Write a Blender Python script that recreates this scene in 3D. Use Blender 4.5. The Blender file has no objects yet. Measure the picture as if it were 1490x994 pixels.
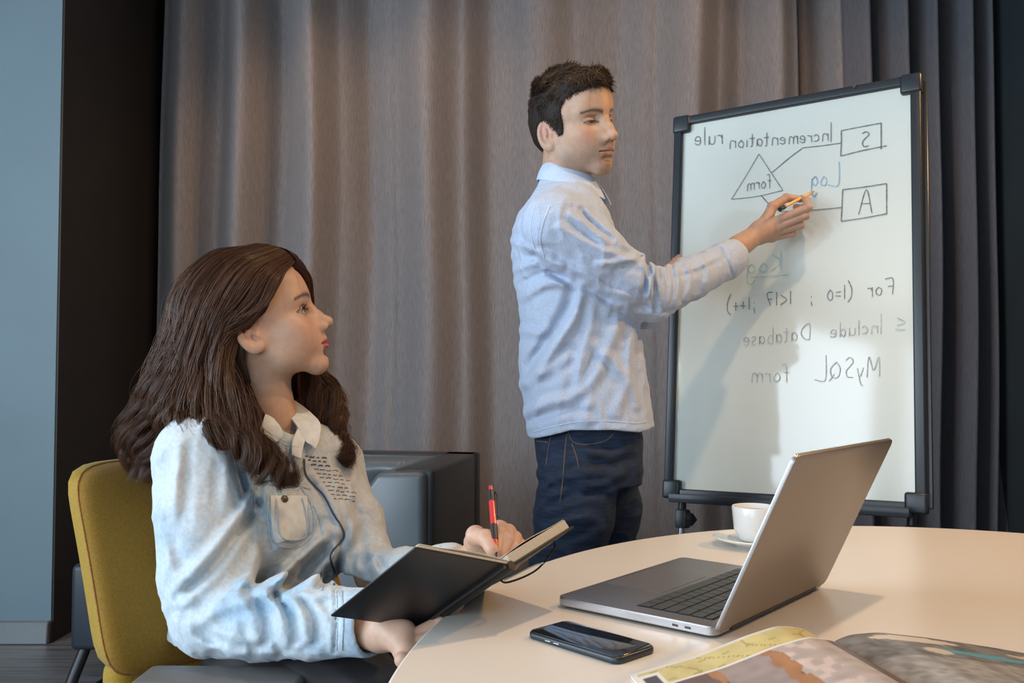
import bpy, bmesh, math, random
import numpy as np
from mathutils import Vector, Matrix, Euler
from mathutils.bvhtree import BVHTree
random.seed(4); rng = np.random.default_rng(4)
PI = math.pi
scene = bpy.context.scene
C = scene.collection

# ------------------------------------------------------------------ camera, world, lights, exposure
CAM_Z, PITCH, FPX = 1.063, 0.0369, 1300.0
cam_d = bpy.data.cameras.new('camera'); cam_d.sensor_width = 36.0; cam_d.lens = FPX/1490*36.0
cam_d.clip_start = 0.05
cam = bpy.data.objects.new('camera', cam_d); C.objects.link(cam)
cam.location = (0, 0, CAM_Z); cam.rotation_euler = (PI/2 + PITCH, 0, 0)
scene.camera = cam
vs = scene.view_settings
vs.view_transform = 'Standard'; vs.look = 'None'; vs.gamma = 1.0; vs.use_curve_mapping = False
vs.exposure = 0.10
world = bpy.data.worlds.new('world'); scene.world = world; world.use_nodes = True
world.node_tree.nodes['Background'].inputs[0].default_value = (0.55, 0.68, 0.85, 1)
world.node_tree.nodes['Background'].inputs[1].default_value = 1.0

def area(name, loc, target, sx, sy, power, col, spread=180):
    l = bpy.data.lights.new(name, 'AREA'); l.shape = 'RECTANGLE'; l.size = sx; l.size_y = sy
    l.energy = power; l.color = col; l.spread = math.radians(spread)
    o = bpy.data.objects.new(name, l); C.objects.link(o); o.location = loc
    o.rotation_euler = (Vector(target)-Vector(loc)).to_track_quat('-Z', 'Y').to_euler()
    return o
# daylight through the two window openings (left wall and rear wall)
area('window_daylight', (-3.52, -0.2, 1.72), (0, -0.2, 1.72), 4.1, 2.35, 205, (0.72, 0.86, 1.0))
area('window_daylight', (-1.7, -2.42, 1.72), (-1.7, 2, 1.72), 3.3, 2.35, 80, (0.76, 0.88, 1.0))
# warm ceiling downlights
def spot(loc, target, power, ang, r, col=(1.0, 0.62, 0.30), blend=0.6):
    l = bpy.data.lights.new('ceiling_downlight', 'SPOT'); l.energy = power; l.color = col
    l.spot_size = math.radians(ang); l.spot_blend = blend; l.shadow_soft_size = r
    o = bpy.data.objects.new('ceiling_downlight', l); C.objects.link(o); o.location = loc
    o.rotation_euler = (Vector(target)-Vector(loc)).to_track_quat('-Z', 'Y').to_euler()
    return o
spot((0.62, 1.15, 3.05), (0.66, 1.15, 0.74), 75, 85, 0.05, (1.0, 0.70, 0.42))
spot((1.95, 1.75, 2.55), (0.2, 2.05, 1.5), 85, 100, 0.06, (1.0, 0.55, 0.20))
spot((-0.9, 3.3, 3.05), (-0.5, 4.2, 1.0), 20, 120, 0.06, (1.0, 0.6, 0.3))
spot((0.9, 3.0, 3.05), (0.5, 4.4, 1.2), 34, 130, 0.06, (1.0, 0.62, 0.34))

# ------------------------------------------------------------------ pixel helpers
_c, _s = math.cos(PITCH), math.sin(PITCH)
def ray(px, py):
    u = (px-745)/FPX; w = (497-py)/FPX
    return np.array([u, _c-w*_s, _s+w*_c])
def W(px, py, Y):
    d = ray(px, py); return np.array([0, 0, CAM_Z]) + d*(Y/d[1])
def WZ(px, py, z):
    d = ray(px, py); return np.array([0, 0, CAM_Z]) + d*((z-CAM_Z)/d[2])
def unit(v):
    v = np.asarray(v, float); return v/np.linalg.norm(v)

# ------------------------------------------------------------------ object helpers
def link(o, parent=None):
    C.objects.link(o)
    if parent is not None: o.parent = parent
    return o
def tag(o, label=None, cat=None, group=None, kind=None):
    if label: o['label'] = label
    if cat: o['category'] = cat
    if group: o['group'] = group
    if kind: o['kind'] = kind
    return o
def thing(name, label, cat, loc=(0, 0, 0), group=None):
    # the Empty carries no offset for its children: parts are modelled in world space
    o = bpy.data.objects.new(name, None); o.empty_display_size = 0.05; link(o)
    o.location = [float(v) for v in loc]
    return tag(o, label, cat, group)
def put(o, parent):
    # parent a world-space part under a thing located elsewhere
    o.parent = parent
    if parent is not None:
        q = parent; loc = Vector((0, 0, 0))
        while q is not None: loc = loc + q.location; q = q.parent
        o.location = -loc
    return o
def from_bm(name, bm, mat, parent=None, smooth=True, auto=None):
    me = bpy.data.meshes.new(name); bm.normal_update(); bm.to_mesh(me); bm.free()
    return from_me(name, me, mat, parent, smooth, auto)
def from_me(name, me, mat, parent=None, smooth=True, auto=None):
    if mat is not None:
        for m in (mat if isinstance(mat, (list, tuple)) else [mat]): me.materials.append(m)
    me.polygons.foreach_set('use_smooth', [smooth]*len(me.polygons))
    o = bpy.data.objects.new(name, me); C.objects.link(o)
    if parent is not None: put(o, parent)
    if auto:
        me.set_sharp_from_angle(angle=math.radians(auto))
    return o
def pyme(name, V, F, col=None):
    me = bpy.data.meshes.new(name)
    V = np.asarray(V, np.float32); F = np.asarray(F, np.int32)
    n = F.shape[1]
    me.vertices.add(len(V)); me.vertices.foreach_set('co', V.ravel())
    me.loops.add(F.size); me.loops.foreach_set('vertex_index', F.ravel())
    me.polygons.add(len(F)); me.polygons.foreach_set('loop_start', np.arange(0, F.size, n, dtype=np.int32))
    me.update(calc_edges=True)
    if col is not None:
        a = me.color_attributes.new('Col', 'FLOAT_COLOR', 'POINT')
        cc = np.ones((len(V), 4), np.float32); cc[:, :3] = col; a.data.foreach_set('color', cc.ravel())
    return me
def box_bm(bm, c, size, R=None, bevel=0.0, seg=2):
    r = bmesh.ops.create_cube(bm, size=1.0)
    vs_ = r['verts']
    for v in vs_: v.co = Vector((v.co.x*size[0], v.co.y*size[1], v.co.z*size[2]))
    if bevel > 0:
        es = list({e for v in vs_ for e in v.link_edges})
        g = bmesh.ops.bevel(bm, geom=es, offset=bevel, segments=seg, profile=0.5, affect='EDGES', clamp_overlap=True)
        vs_ = list({v for f in g['faces'] for v in f.verts} | {v for v in vs_ if v.is_valid})
    M = Matrix.Identity(3) if R is None else Matrix([list(r_) for r_ in np.asarray(R)])
    for v in vs_: v.co = M @ v.co + Vector([float(x) for x in c])
    return vs_
def box(name, c, size, mat, parent=None, R=None, bevel=0.003, seg=2, kind=None, auto=40):
    bm = bmesh.new(); box_bm(bm, c, size, R, bevel, seg)
    o = from_bm(name, bm, mat, parent, True, auto)
    if kind: o['kind'] = kind
    return o
def cr(P, n):
    """Catmull-Rom resample of a polyline (any dimension) to n points"""
    P = np.asarray(P, float)
    if len(P) < 3:
        t = np.linspace(0, 1, n)[:, None]; return P[0]*(1-t)+P[-1]*t
    Q = np.vstack([2*P[0]-P[1], P, 2*P[-1]-P[-2]])
    t = np.linspace(0, len(P)-1, n); i = np.minimum(t.astype(int), len(P)-2); f = (t-i)[:, None]
    a, b, c_, d = Q[i], Q[i+1], Q[i+2], Q[i+3]
    return 0.5*((2*b)+(-a+c_)*f+(2*a-5*b+4*c_-d)*f*f+(-a+3*b-3*c_+d)*f**3)
def tube_geo(P, R, sides=8, cap=True):
    P = np.asarray(P, float); n = len(P); R = np.broadcast_to(np.asarray(R, float), (n,))
    T = np.gradient(P, axis=0); T /= (np.linalg.norm(T, axis=1)[:, None]+1e-12)
    up = np.array([0, 0, 1.0]) if abs(T[0][2]) < 0.9 else np.array([1.0, 0, 0])
    V = []; a = unit(np.cross(T[0], up))
    ang = np.linspace(0, 2*PI, sides, endpoint=False)
    for i in range(n):
        a = unit(a-T[i]*(a@T[i])); b = np.cross(T[i], a)
        V.append(P[i]+R[i]*(np.cos(ang)[:, None]*a+np.sin(ang)[:, None]*b))
    V = np.vstack(V); F = []
    for i in range(n-1):
        for j in range(sides):
            k = (j+1) % sides
            F.append((i*sides+j, i*sides+k, (i+1)*sides+k, (i+1)*sides+j))
    return V, F, sides, n
def tube(name, P, R, mat, parent=None, sides=10, n=None):
    P = np.asarray(P, float)
    if n: 
        Rr = np.broadcast_to(np.asarray(R, float), (len(P),)); R = np.interp(np.linspace(0, len(P)-1, n), np.arange(len(P)), Rr); P = cr(P, n)
    V, F, s, m = tube_geo(P, R, sides)
    bm = bmesh.new(); vv = [bm.verts.new(v) for v in V]
    for f in F: bm.faces.new([vv[i] for i in f])
    bm.faces.new([vv[i] for i in range(s)][::-1]); bm.faces.new([vv[(m-1)*s+i] for i in range(s)])
    return from_bm(name, bm, mat, parent, True, 50)
def lathe(name, prof, loc, mat, parent=None, seg=48):
    bm = bmesh.new(); rings = []
    for r, z in prof:
        rings.append([bm.verts.new((loc[0]+r*math.cos(a), loc[1]+r*math.sin(a), loc[2]+z)) for a in np.linspace(0, 2*PI, seg, endpoint=False)])
    for i in range(len(rings)-1):
        for j in range(seg):
            k = (j+1) % seg; bm.faces.new((rings[i][j], rings[i][k], rings[i+1][k], rings[i+1][j]))
    bmesh.ops.remove_doubles(bm, verts=bm.verts, dist=1e-6)
    return from_bm(name, bm, mat, parent, True, 45)
def sheet(name, G, th, mat, parent=None, up=1, sub=1):
    """G: (m,n,3) grid of points -> a sheet with thickness"""
    G = np.asarray(G, float); m, n = G.shape[:2]
    du = np.gradient(G, axis=0); dv = np.gradient(G, axis=1)
    N = np.cross(du, dv); N /= (np.linalg.norm(N, axis=2)[..., None]+1e-12); N *= up
    V = np.concatenate([(G+N*th/2).reshape(-1, 3), (G-N*th/2).reshape(-1, 3)]); k = m*n; F = []
    for i in range(m-1):
        for j in range(n-1):
            a, b, c_, d = i*n+j, i*n+j+1, (i+1)*n+j+1, (i+1)*n+j
            F.append((a, d, c_, b)); F.append((k+a, k+b, k+c_, k+d))
    for i in range(m-1):
        for j in (0, n-1):
            a, b = i*n+j, (i+1)*n+j
            F.append((a, b, k+b, k+a) if j == n-1 else (a, k+a, k+b, b))
    for j in range(n-1):
        for i in (0, m-1):
            a, b = i*n+j, i*n+j+1
            F.append((a, b, k+b, k+a) if i == 0 else (a, k+a, k+b, b))
    me = pyme(name, V, F)
    uv = me.uv_layers.new(name='UVMap')
    uu = np.array([[i/(m-1), j/(n-1)] for i in range(m) for j in range(n)]*2)
    idx = np.array([l.vertex_index for l in me.loops]); uv.data.foreach_set('uv', uu[idx].astype(np.float32).ravel())
    bm = bmesh.new(); bm.from_mesh(me); bmesh.ops.recalc_face_normals(bm, faces=bm.faces); bm.to_mesh(me); bm.free()
    return from_me(name, me, mat, parent, True, 60)
def bil(P00, P01, P10, P11, m, n):
    """bilinear grid: first index goes P0x->P1x, second goes Px0->Px1"""
    P00, P01, P10, P11 = map(lambda p: np.asarray(p, float), (P00, P01, P10, P11))
    s = np.linspace(0, 1, m)[:, None, None]; t = np.linspace(0, 1, n)[None, :, None]
    return (P00*(1-t)+P01*t)*(1-s)+(P10*(1-t)+P11*t)*s

# ------------------------------------------------------------------ materials
def mat(name, col, rough=0.5, metal=0.0, noise=None, bump=None, spec=0.5, coat=0.0, sheen=0.0, sss=0.0, attr=False, stretch=None, emis=None, darken=0.75, trans=0.0, wave=None):
    m = bpy.data.materials.new(name); m.use_nodes = True; nt = m.node_tree; N = nt.nodes; L = nt.links
    b = N['Principled BSDF']
    b.inputs['Base Color'].default_value = (*col, 1); b.inputs['Roughness'].default_value = rough
    b.inputs['Metallic'].default_value = metal; b.inputs['Specular IOR Level'].default_value = spec
    b.inputs['Coat Weight'].default_value = coat; b.inputs['Sheen Weight'].default_value = sheen
    b.inputs['Transmission Weight'].default_value = trans
    if sss: 
        b.inputs['Subsurface Weight'].default_value = sss; b.inputs['Subsurface Radius'].default_value = (0.9, 0.35, 0.2); b.inputs['Subsurface Scale'].default_value = 0.006
    tc = N.new('ShaderNodeTexCoord'); mp = N.new('ShaderNodeMapping'); L.new(tc.outputs['Object'], mp.inputs[0])
    if stretch: mp.inputs['Scale'].default_value = stretch
    src = None
    if attr:
        at = N.new('ShaderNodeAttribute'); at.attribute_name = 'Col'; src = at.outputs['Color']
    if noise:
        nz = N.new('ShaderNodeTexNoise'); nz.inputs['Scale'].default_value = noise[0]; nz.inputs['Detail'].default_value = 6
        L.new(mp.outputs[0], nz.inputs['Vector'])
        r = N.new('ShaderNodeMapRange'); r.inputs[1].default_value = 0.35; r.inputs[2].default_value = 0.65
        r.inputs[3].default_value = 1-noise[1]; r.inputs[4].default_value = 1+noise[1]*0.5
        L.new(nz.outputs['Fac'], r.inputs[0])
        mx = N.new('ShaderNodeMix'); mx.data_type = 'RGBA'; mx.blend_type = 'MULTIPLY'; mx.inputs[0].default_value = 1
        if src is not None: L.new(src, mx.inputs[6])
        else: mx.inputs[6].default_value = (*col, 1)
        L.new(r.outputs[0], mx.inputs[7]); src = mx.outputs[2]
    if src is not None: L.new(src, b.inputs['Base Color'])
    if bump:
        nb = N.new('ShaderNodeTexNoise'); nb.inputs['Scale'].default_value = bump[0]; nb.inputs['Detail'].default_value = 4
        L.new(mp.outputs[0], nb.inputs['Vector'])
        bp = N.new('ShaderNodeBump'); bp.inputs['Strength'].default_value = bump[1]; bp.inputs['Distance'].default_value = bump[2] if len(bump) > 2 else 0.002
        L.new(nb.outputs['Fac'], bp.inputs['Height']); L.new(bp.outputs[0], b.inputs['Normal'])
    return m
M = {}
M['wall_blue'] = mat('blue grey painted wall', (0.16, 0.235, 0.27), 0.6, noise=(3, 0.05), bump=(250, 0.15, 0.0006))
M['wall_brown'] = mat('dark brown wall cladding', (0.020, 0.015, 0.011), 0.55, noise=(5, 0.15))
M['wall_dark'] = mat('dark slate wall', (0.035, 0.045, 0.05), 0.6, noise=(3, 0.1))
M['wall_plain'] = mat('plain room wall', (0.34, 0.33, 0.32), 0.8, noise=(2, 0.05))
M['ceiling'] = mat('ceiling paint', (0.5, 0.49, 0.47), 0.9, noise=(2, 0.04))
M['floor'] = mat('grey timber floor', (0.16, 0.15, 0.145), 0.42, noise=(6, 0.45), bump=(30, 0.2, 0.001), stretch=(0.5, 9, 1))
M['base'] = mat('grey metal baseboard', (0.24, 0.26, 0.27), 0.35, metal=0.3, noise=(4, 0.05))
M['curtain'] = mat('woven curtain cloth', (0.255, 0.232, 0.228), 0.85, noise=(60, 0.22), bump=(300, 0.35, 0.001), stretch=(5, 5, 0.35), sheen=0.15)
M['curtain_shaded'] = mat('shaded curtain cloth', (0.13, 0.13, 0.145), 0.85, noise=(60, 0.2), bump=(300, 0.3, 0.001), stretch=(5, 5, 0.35), sheen=0.1)  # curtain cloth darkened in its colour where less light reaches the right section
M['table'] = mat('cream laminate tabletop', (0.78, 0.715, 0.63), 0.30, noise=(2, 0.02), spec=0.5)
M['steel'] = mat('brushed steel', (0.5, 0.5, 0.5), 0.3, metal=1)
M['black'] = mat('black plastic', (0.012, 0.013, 0.016), 0.4)
M['frame'] = mat('charcoal board frame', (0.022, 0.028, 0.034), 0.35, noise=(8, 0.1))
M['enamel'] = mat('white enamel board', (0.75, 0.78, 0.71), 0.075, spec=0.62, noise=(2.5, 0.03))
M['ink'] = mat('black marker ink', (0.20, 0.21, 0.205), 0.5, noise=(60, 0.35))
M['ink_pale'] = mat('faded grey marker ink', (0.46, 0.49, 0.475), 0.5, noise=(60, 0.35))
M['ink_blue'] = mat('blue marker ink', (0.30, 0.50, 0.70), 0.5, noise=(60, 0.3))
M['ink_teal'] = mat('pale teal marker ink', (0.42, 0.66, 0.62), 0.5, noise=(60, 0.3))
M['leather'] = mat('black leather', (0.030, 0.034, 0.038), 0.36, noise=(6, 0.15), bump=(220, 0.25, 0.0008), spec=0.6)
M['leather_lit'] = mat('black leather with painted highlight', (0.115, 0.135, 0.145), 0.34, noise=(6, 0.1), bump=(220, 0.25, 0.0008), spec=0.6)  # black leather paled to blue grey, painting in the arm cushion's highlight
M['ottoman'] = mat('dark blue leather', (0.018, 0.026, 0.036), 0.45, noise=(6, 0.15))
M['mustard'] = mat('mustard felt', (0.245, 0.125, 0.006), 0.9, noise=(260, 0.16), bump=(500, 0.5, 0.0015), sheen=0.1)
M['mustard_band'] = mat('bright mustard felt', (0.31, 0.185, 0.010), 0.9, noise=(260, 0.15), bump=(500, 0.5, 0.0015), sheen=0.1)
M['thread'] = mat('orange seam thread', (0.36, 0.15, 0.02), 0.8, noise=(300, 0.3))
M['arm_pad'] = mat('grey rubber arm pad', (0.12, 0.112, 0.105), 0.5)
M['alu'] = mat('space grey aluminium', (0.30, 0.275, 0.26), 0.38, metal=0.85, noise=(3, 0.03))
M['alu_edge'] = mat('bright aluminium edge', (0.52, 0.53, 0.55), 0.3, metal=0.9)
M['key'] = mat('dark laptop key', (0.05, 0.055, 0.055), 0.45)
M['key_deck'] = mat('keyboard well', (0.015, 0.016, 0.016), 0.5)
M['trackpad'] = mat('grey trackpad glass', (0.27, 0.24, 0.23), 0.34, metal=0.7)
M['glass_black'] = mat('black screen glass', (0.008, 0.009, 0.012), 0.06, spec=0.6, coat=0.5)
M['porcelain'] = mat('white porcelain', (0.82, 0.83, 0.80), 0.22, coat=0.3)
M['coffee'] = mat('milky coffee', (0.42, 0.33, 0.17), 0.3)
M['paper'] = mat('cream paper edge', (0.56, 0.49, 0.38), 0.8, noise=(200, 0.12), stretch=(1, 1, 8))
M['page'] = mat('cream notebook page', (0.72, 0.67, 0.58), 0.8)
M['cover'] = mat('black notebook cover', (0.009, 0.009, 0.010), 0.5, bump=(400, 0.2, 0.0004))
M['red'] = mat('red pen barrel', (0.55, 0.02, 0.03), 0.25, coat=0.4)
M['pen_yellow'] = mat('yellow orange pencil', (0.85, 0.48, 0.14), 0.4)
M['skin'] = mat('skin', (0.6, 0.4, 0.3), 0.48, attr=True, noise=(90, 0.06), bump=(900, 0.12, 0.0004), sss=0.12, spec=0.4)
M['eye'] = mat('eye', (0.8, 0.8, 0.8), 0.12, attr=True, spec=0.5)
M['hair_w'] = mat('long brown hair', (0.062, 0.027, 0.014), 0.40, attr=True, spec=0.32)
M['hair_m'] = mat('short dark hair', (0.05, 0.03, 0.02), 0.65, attr=True, spec=0.25)
M['shirt_m'] = mat('pale blue oxford cotton', (0.455, 0.53, 0.665), 0.85, noise=(420, 0.16), bump=(900, 0.3, 0.0008), sheen=0.1)
M['shirt_m2'] = mat('pale blue collar cotton', (0.52, 0.61, 0.76), 0.85, noise=(420, 0.14), bump=(900, 0.3, 0.0008))
M['jeans'] = mat('dark indigo denim', (0.007, 0.021, 0.052), 0.8, noise=(60, 0.5), bump=(700, 0.5, 0.001), stretch=(0.6, 0.6, 2.6))
M['stitch'] = mat('tan stitching', (0.11, 0.075, 0.06), 0.8)
M['seam'] = mat('jeans seam', (0.03, 0.035, 0.06), 0.8)
M['denim_w'] = mat('washed pale denim', (0.55, 0.63, 0.68), 0.85, attr=True, noise=(160, 0.10), bump=(700, 0.35, 0.0009), sheen=0.1)
M['denim_edge'] = mat('pale denim seam', (0.43, 0.53, 0.62), 0.85, noise=(200, 0.2))
M['placket'] = mat('frayed dark placket edge', (0.06, 0.07, 0.10), 0.85)
M['trouser'] = mat('black trouser cloth', (0.010, 0.009, 0.010), 0.75, noise=(8, 0.3))
M['brass'] = mat('antique brass', (0.16, 0.11, 0.06), 0.35, metal=0.8)
M['print'] = mat('charcoal shirt print', (0.10, 0.10, 0.12), 0.8)
M['shoe'] = mat('brown leather shoe', (0.06, 0.035, 0.02), 0.4)

# ------------------------------------------------------------------ implicit sculpting: distance field + surface nets
class Field:
    def __init__(s, lo, hi, h):
        s.lo = np.array(lo, np.float32); s.h = h
        s.n = np.ceil((np.array(hi)-s.lo)/h).astype(int)+1
        s.d = np.full(s.n, 1.0, np.float32)
    def sl(s, lo, hi):
        a = np.clip(np.floor((np.asarray(lo)-s.lo)/s.h).astype(int), 0, s.n-1)
        b = np.clip(np.ceil((np.asarray(hi)-s.lo)/s.h).astype(int)+1, 1, s.n)
        if np.any(b <= a): return None, None
        ax = [s.lo[i]+s.h*np.arange(a[i], b[i], dtype=np.float32) for i in range(3)]
        P = np.stack(np.meshgrid(*ax, indexing='ij'), -1)
        return (slice(a[0], b[0]), slice(a[1], b[1]), slice(a[2], b[2])), P
    def comb(s, idx, q, k, sub=False):
        a = s.d[idx]
        if sub:
            a = -a; 
        if k > 0:
            hh = np.maximum(k-np.abs(a-q), 0)/k; r = np.minimum(a, q)-hh*hh*k*0.25
        else: r = np.minimum(a, q)
        s.d[idx] = -r if sub else r
    def ell(s, c, r, k=0.01, R=None, sub=False):
        c = np.asarray(c, np.float32); r = np.asarray(r, np.float32); m = float(r.max())+2.5*k+4*s.h
        idx, P = s.sl(c-m, c+m)
        if idx is None: return
        p = P-c
        if R is not None: p = p @ np.asarray(R, np.float32)      # columns of R are the local axes
        k0 = np.sqrt(((p/r)**2).sum(-1)); k1 = np.sqrt(((p/(r*r))**2).sum(-1))+1e-9
        s.comb(idx, k0*(k0-1)/k1, k, sub)
    def cap(s, a, b, ra, rb=None, k=0.01, sub=False):
        rb = ra if rb is None else rb
        a = np.asarray(a, np.float32); b = np.asarray(b, np.float32); m = max(ra, rb)+2.5*k+4*s.h
        idx, P = s.sl(np.minimum(a, b)-m, np.maximum(a, b)+m)
        if idx is None: return
        ab = b-a; t = np.clip(((P-a)@ab)/(ab@ab+1e-12), 0, 1)
        q = np.linalg.norm(P-a-t[..., None]*ab, axis=-1)-(ra+(rb-ra)*t)
        s.comb(idx, q, k, sub)
    def chain(s, pts, rad, k=0.01, sub=False):
        for i in range(len(pts)-1): s.cap(pts[i], pts[i+1], rad[i], rad[i+1], k if i else k, sub)
    def loft(s, cs, fs, ls, A, B, k=0.02, p=2.2, sub=False, zs=None):
        """stack of horizontal super-ellipses: centres cs, front axis fs (2d unit), half sizes A (front), B (side)"""
        cs = np.asarray(cs, np.float32); o = np.argsort(cs[:, 2]); cs = cs[o]; A = np.asarray(A, np.float32)[o]; B = np.asarray(B, np.float32)[o]
        fs = np.asarray(fs, np.float32)[o]
        m = float(max(A.max(), B.max()))+k+3*s.h
        idx, P = s.sl(cs.min(0)-[m, m, 0.02+k], cs.max(0)+[m, m, 0.02+k])
        if idx is None: return
        z = P[0, 0, :, 2]
        # smooth interpolation in z
        def ip(v): return np.interp(z, cs[:, 2], v).astype(np.float32)
        cx, cy, a, b, fx, fy = ip(cs[:, 0]), ip(cs[:, 1]), ip(A), ip(B), ip(fs[:, 0]), ip(fs[:, 1])
        n = np.sqrt(fx*fx+fy*fy); fx /= n; fy /= n
        dx = P[..., 0]-cx; dy = P[..., 1]-cy
        u = dx*fx+dy*fy; v = -dx*fy+dy*fx
        g = (np.abs(u/a)**p+np.abs(v/b)**p)**(1/p)
        q = (g-1)*np.minimum(a, b)*1.0
        zc = np.maximum(z-cs[-1, 2], cs[0, 2]-z)
        q = np.maximum(q, zc[None, None, :])
        s.comb(idx, q, k, sub)
    def disp(s, fn, band=0.03):
        m = np.abs(s.d) < band
        I = np.argwhere(m)
        P = s.lo+I.astype(np.float32)*s.h
        s.d[m] += fn(P).astype(np.float32)
    def cut(s, fn, k=0.004):
        """intersect with half space fn(P) < 0"""
        idx, P = s.sl(s.lo, s.lo+s.n*s.h)
        q = fn(P); a = s.d
        hh = np.maximum(k-np.abs(a-q), 0)/k
        s.d = (np.maximum(a, q)+hh*hh*k*0.25).astype(np.float32)
    def mesh(s, smooth=0):
        d = s.d; ins = d < 0
        d[0], d[-1], d[:, 0], d[:, -1], d[:, :, 0], d[:, :, -1] = (np.abs(d[0])+1e-3, np.abs(d[-1])+1e-3, np.abs(d[:, 0])+1e-3, np.abs(d[:, -1])+1e-3, np.abs(d[:, :, 0])+1e-3, np.abs(d[:, :, -1])+1e-3)
        ins = d < 0
        cnt = np.zeros(np.array(d.shape)-1, np.int8)
        offs = [(i, j, k) for i in (0, 1) for j in (0, 1) for k in (0, 1)]
        n = cnt.shape
        for o in offs: cnt += ins[o[0]:o[0]+n[0], o[1]:o[1]+n[1], o[2]:o[2]+n[2]]
        act = (cnt > 0) & (cnt < 8); idx = np.argwhere(act)
        vid = np.full(n, -1, np.int32); vid[act] = np.arange(len(idx))
        val = {o: d[idx[:, 0]+o[0], idx[:, 1]+o[1], idx[:, 2]+o[2]] for o in offs}
        S = np.zeros((len(idx), 3)); c = np.zeros(len(idx))
        for o in offs:
            for ax in range(3):
                if o[ax]: continue
                o2 = list(o); o2[ax] = 1; o2 = tuple(o2)
                a, b = val[o], val[o2]; m = (a < 0) != (b < 0)
                t = np.where(m, a/np.where(m, a-b, 1), 0)
                p = np.array(o, float)[None, :].repeat(len(idx), 0); p[:, ax] = t
                S[m] += p[m]; c += m
        V = (s.lo+s.h*(idx+S/c[:, None]))
        F = []
        for ax in range(3):
            sl0 = [slice(None)]*3; sl1 = [slice(None)]*3; sl0[ax] = slice(0, -1); sl1[ax] = slice(1, None)
            e = ins[tuple(sl0)] != ins[tuple(sl1)]
            u, v = [(1, 2), (2, 0), (0, 1)][ax]
            I = np.argwhere(e); I = I[(I[:, u] > 0) & (I[:, v] > 0) & (I[:, u] < d.shape[u]-1) & (I[:, v] < d.shape[v]-1)]
            def g(du, dv):
                J = I.copy(); J[:, u] -= du; J[:, v] -= dv; return vid[J[:, 0], J[:, 1], J[:, 2]]
            q = np.stack([g(1, 1), g(0, 1), g(0, 0), g(1, 0)], 1)
            flip = ~ins[I[:, 0], I[:, 1], I[:, 2]]
            q[flip] = q[flip][:, ::-1]; F.append(q)
        F = np.vstack(F)
        for _ in range(smooth):
            E = np.vstack([F[:, [0, 1]], F[:, [1, 2]], F[:, [2, 3]], F[:, [3, 0]]])
            for lam in (0.5, -0.53):
                A = np.zeros_like(V); k = np.zeros(len(V))
                for q in range(3):
                    A[:, q] = np.bincount(E[:, 0], V[E[:, 1], q], len(V))+np.bincount(E[:, 1], V[E[:, 0], q], len(V))
                k = np.bincount(E[:, 0], minlength=len(V))+np.bincount(E[:, 1], minlength=len(V))
                V = V+lam*(A/k[:, None]-V)
        return V, F

def merge(parts):
    V, F, K, o = [], [], [], 0
    for v, f, c in parts:
        V.append(v); F.append(f+o); K.append(np.broadcast_to(c, (len(v), 3))); o += len(v)
    return np.vstack(V), np.vstack(F), np.vstack(K)
def smst(x, a, b):
    t = np.clip((x-a)/(b-a), 0, 1); return t*t*(3-2*t)
def seg_d(P, pl):
    """distance of points to a polyline (any dimension), and arc parameter"""
    pl = np.asarray(pl, np.float32); best = np.full(len(P), 1e9, np.float32)
    for a, b in zip(pl[:-1], pl[1:]):
        ab = b-a; t = np.clip(((P-a)@ab)/(ab@ab+1e-12), 0, 1)
        best = np.minimum(best, np.linalg.norm(P-a-t[:, None]*ab, axis=1))
    return best
def rotm(yaw, pitch=0, roll=0):
    """local x forward, y left, z up -> world; pitch up positive, roll: right side down positive"""
    return np.array(Matrix.Rotation(yaw, 3, 'Z') @ Matrix.Rotation(-pitch, 3, 'Y') @ Matrix.Rotation(roll, 3, 'X'))
def vnoise(P, scale, seed=0):
    """smooth value noise, vectorised"""
    q = P*scale+seed*17.3; i = np.floor(q).astype(np.int64); f = q-i; f = f*f*(3-2*f)
    def h(a, b, c):
        n = (a*73856093) ^ (b*19349663) ^ (c*83492791) ^ (seed*2654435761)
        n = (n ^ (n >> 13))*1274126177; return ((n & 0xffff)/65535.0)*2-1
    r = 0
    for a in (0, 1):
        for b in (0, 1):
            for c in (0, 1):
                w = (f[:, 0] if a else 1-f[:, 0])*(f[:, 1] if b else 1-f[:, 1])*(f[:, 2] if c else 1-f[:, 2])
                r = r+w*h(i[:, 0]+a, i[:, 1]+b, i[:, 2]+c)
    return r

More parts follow.
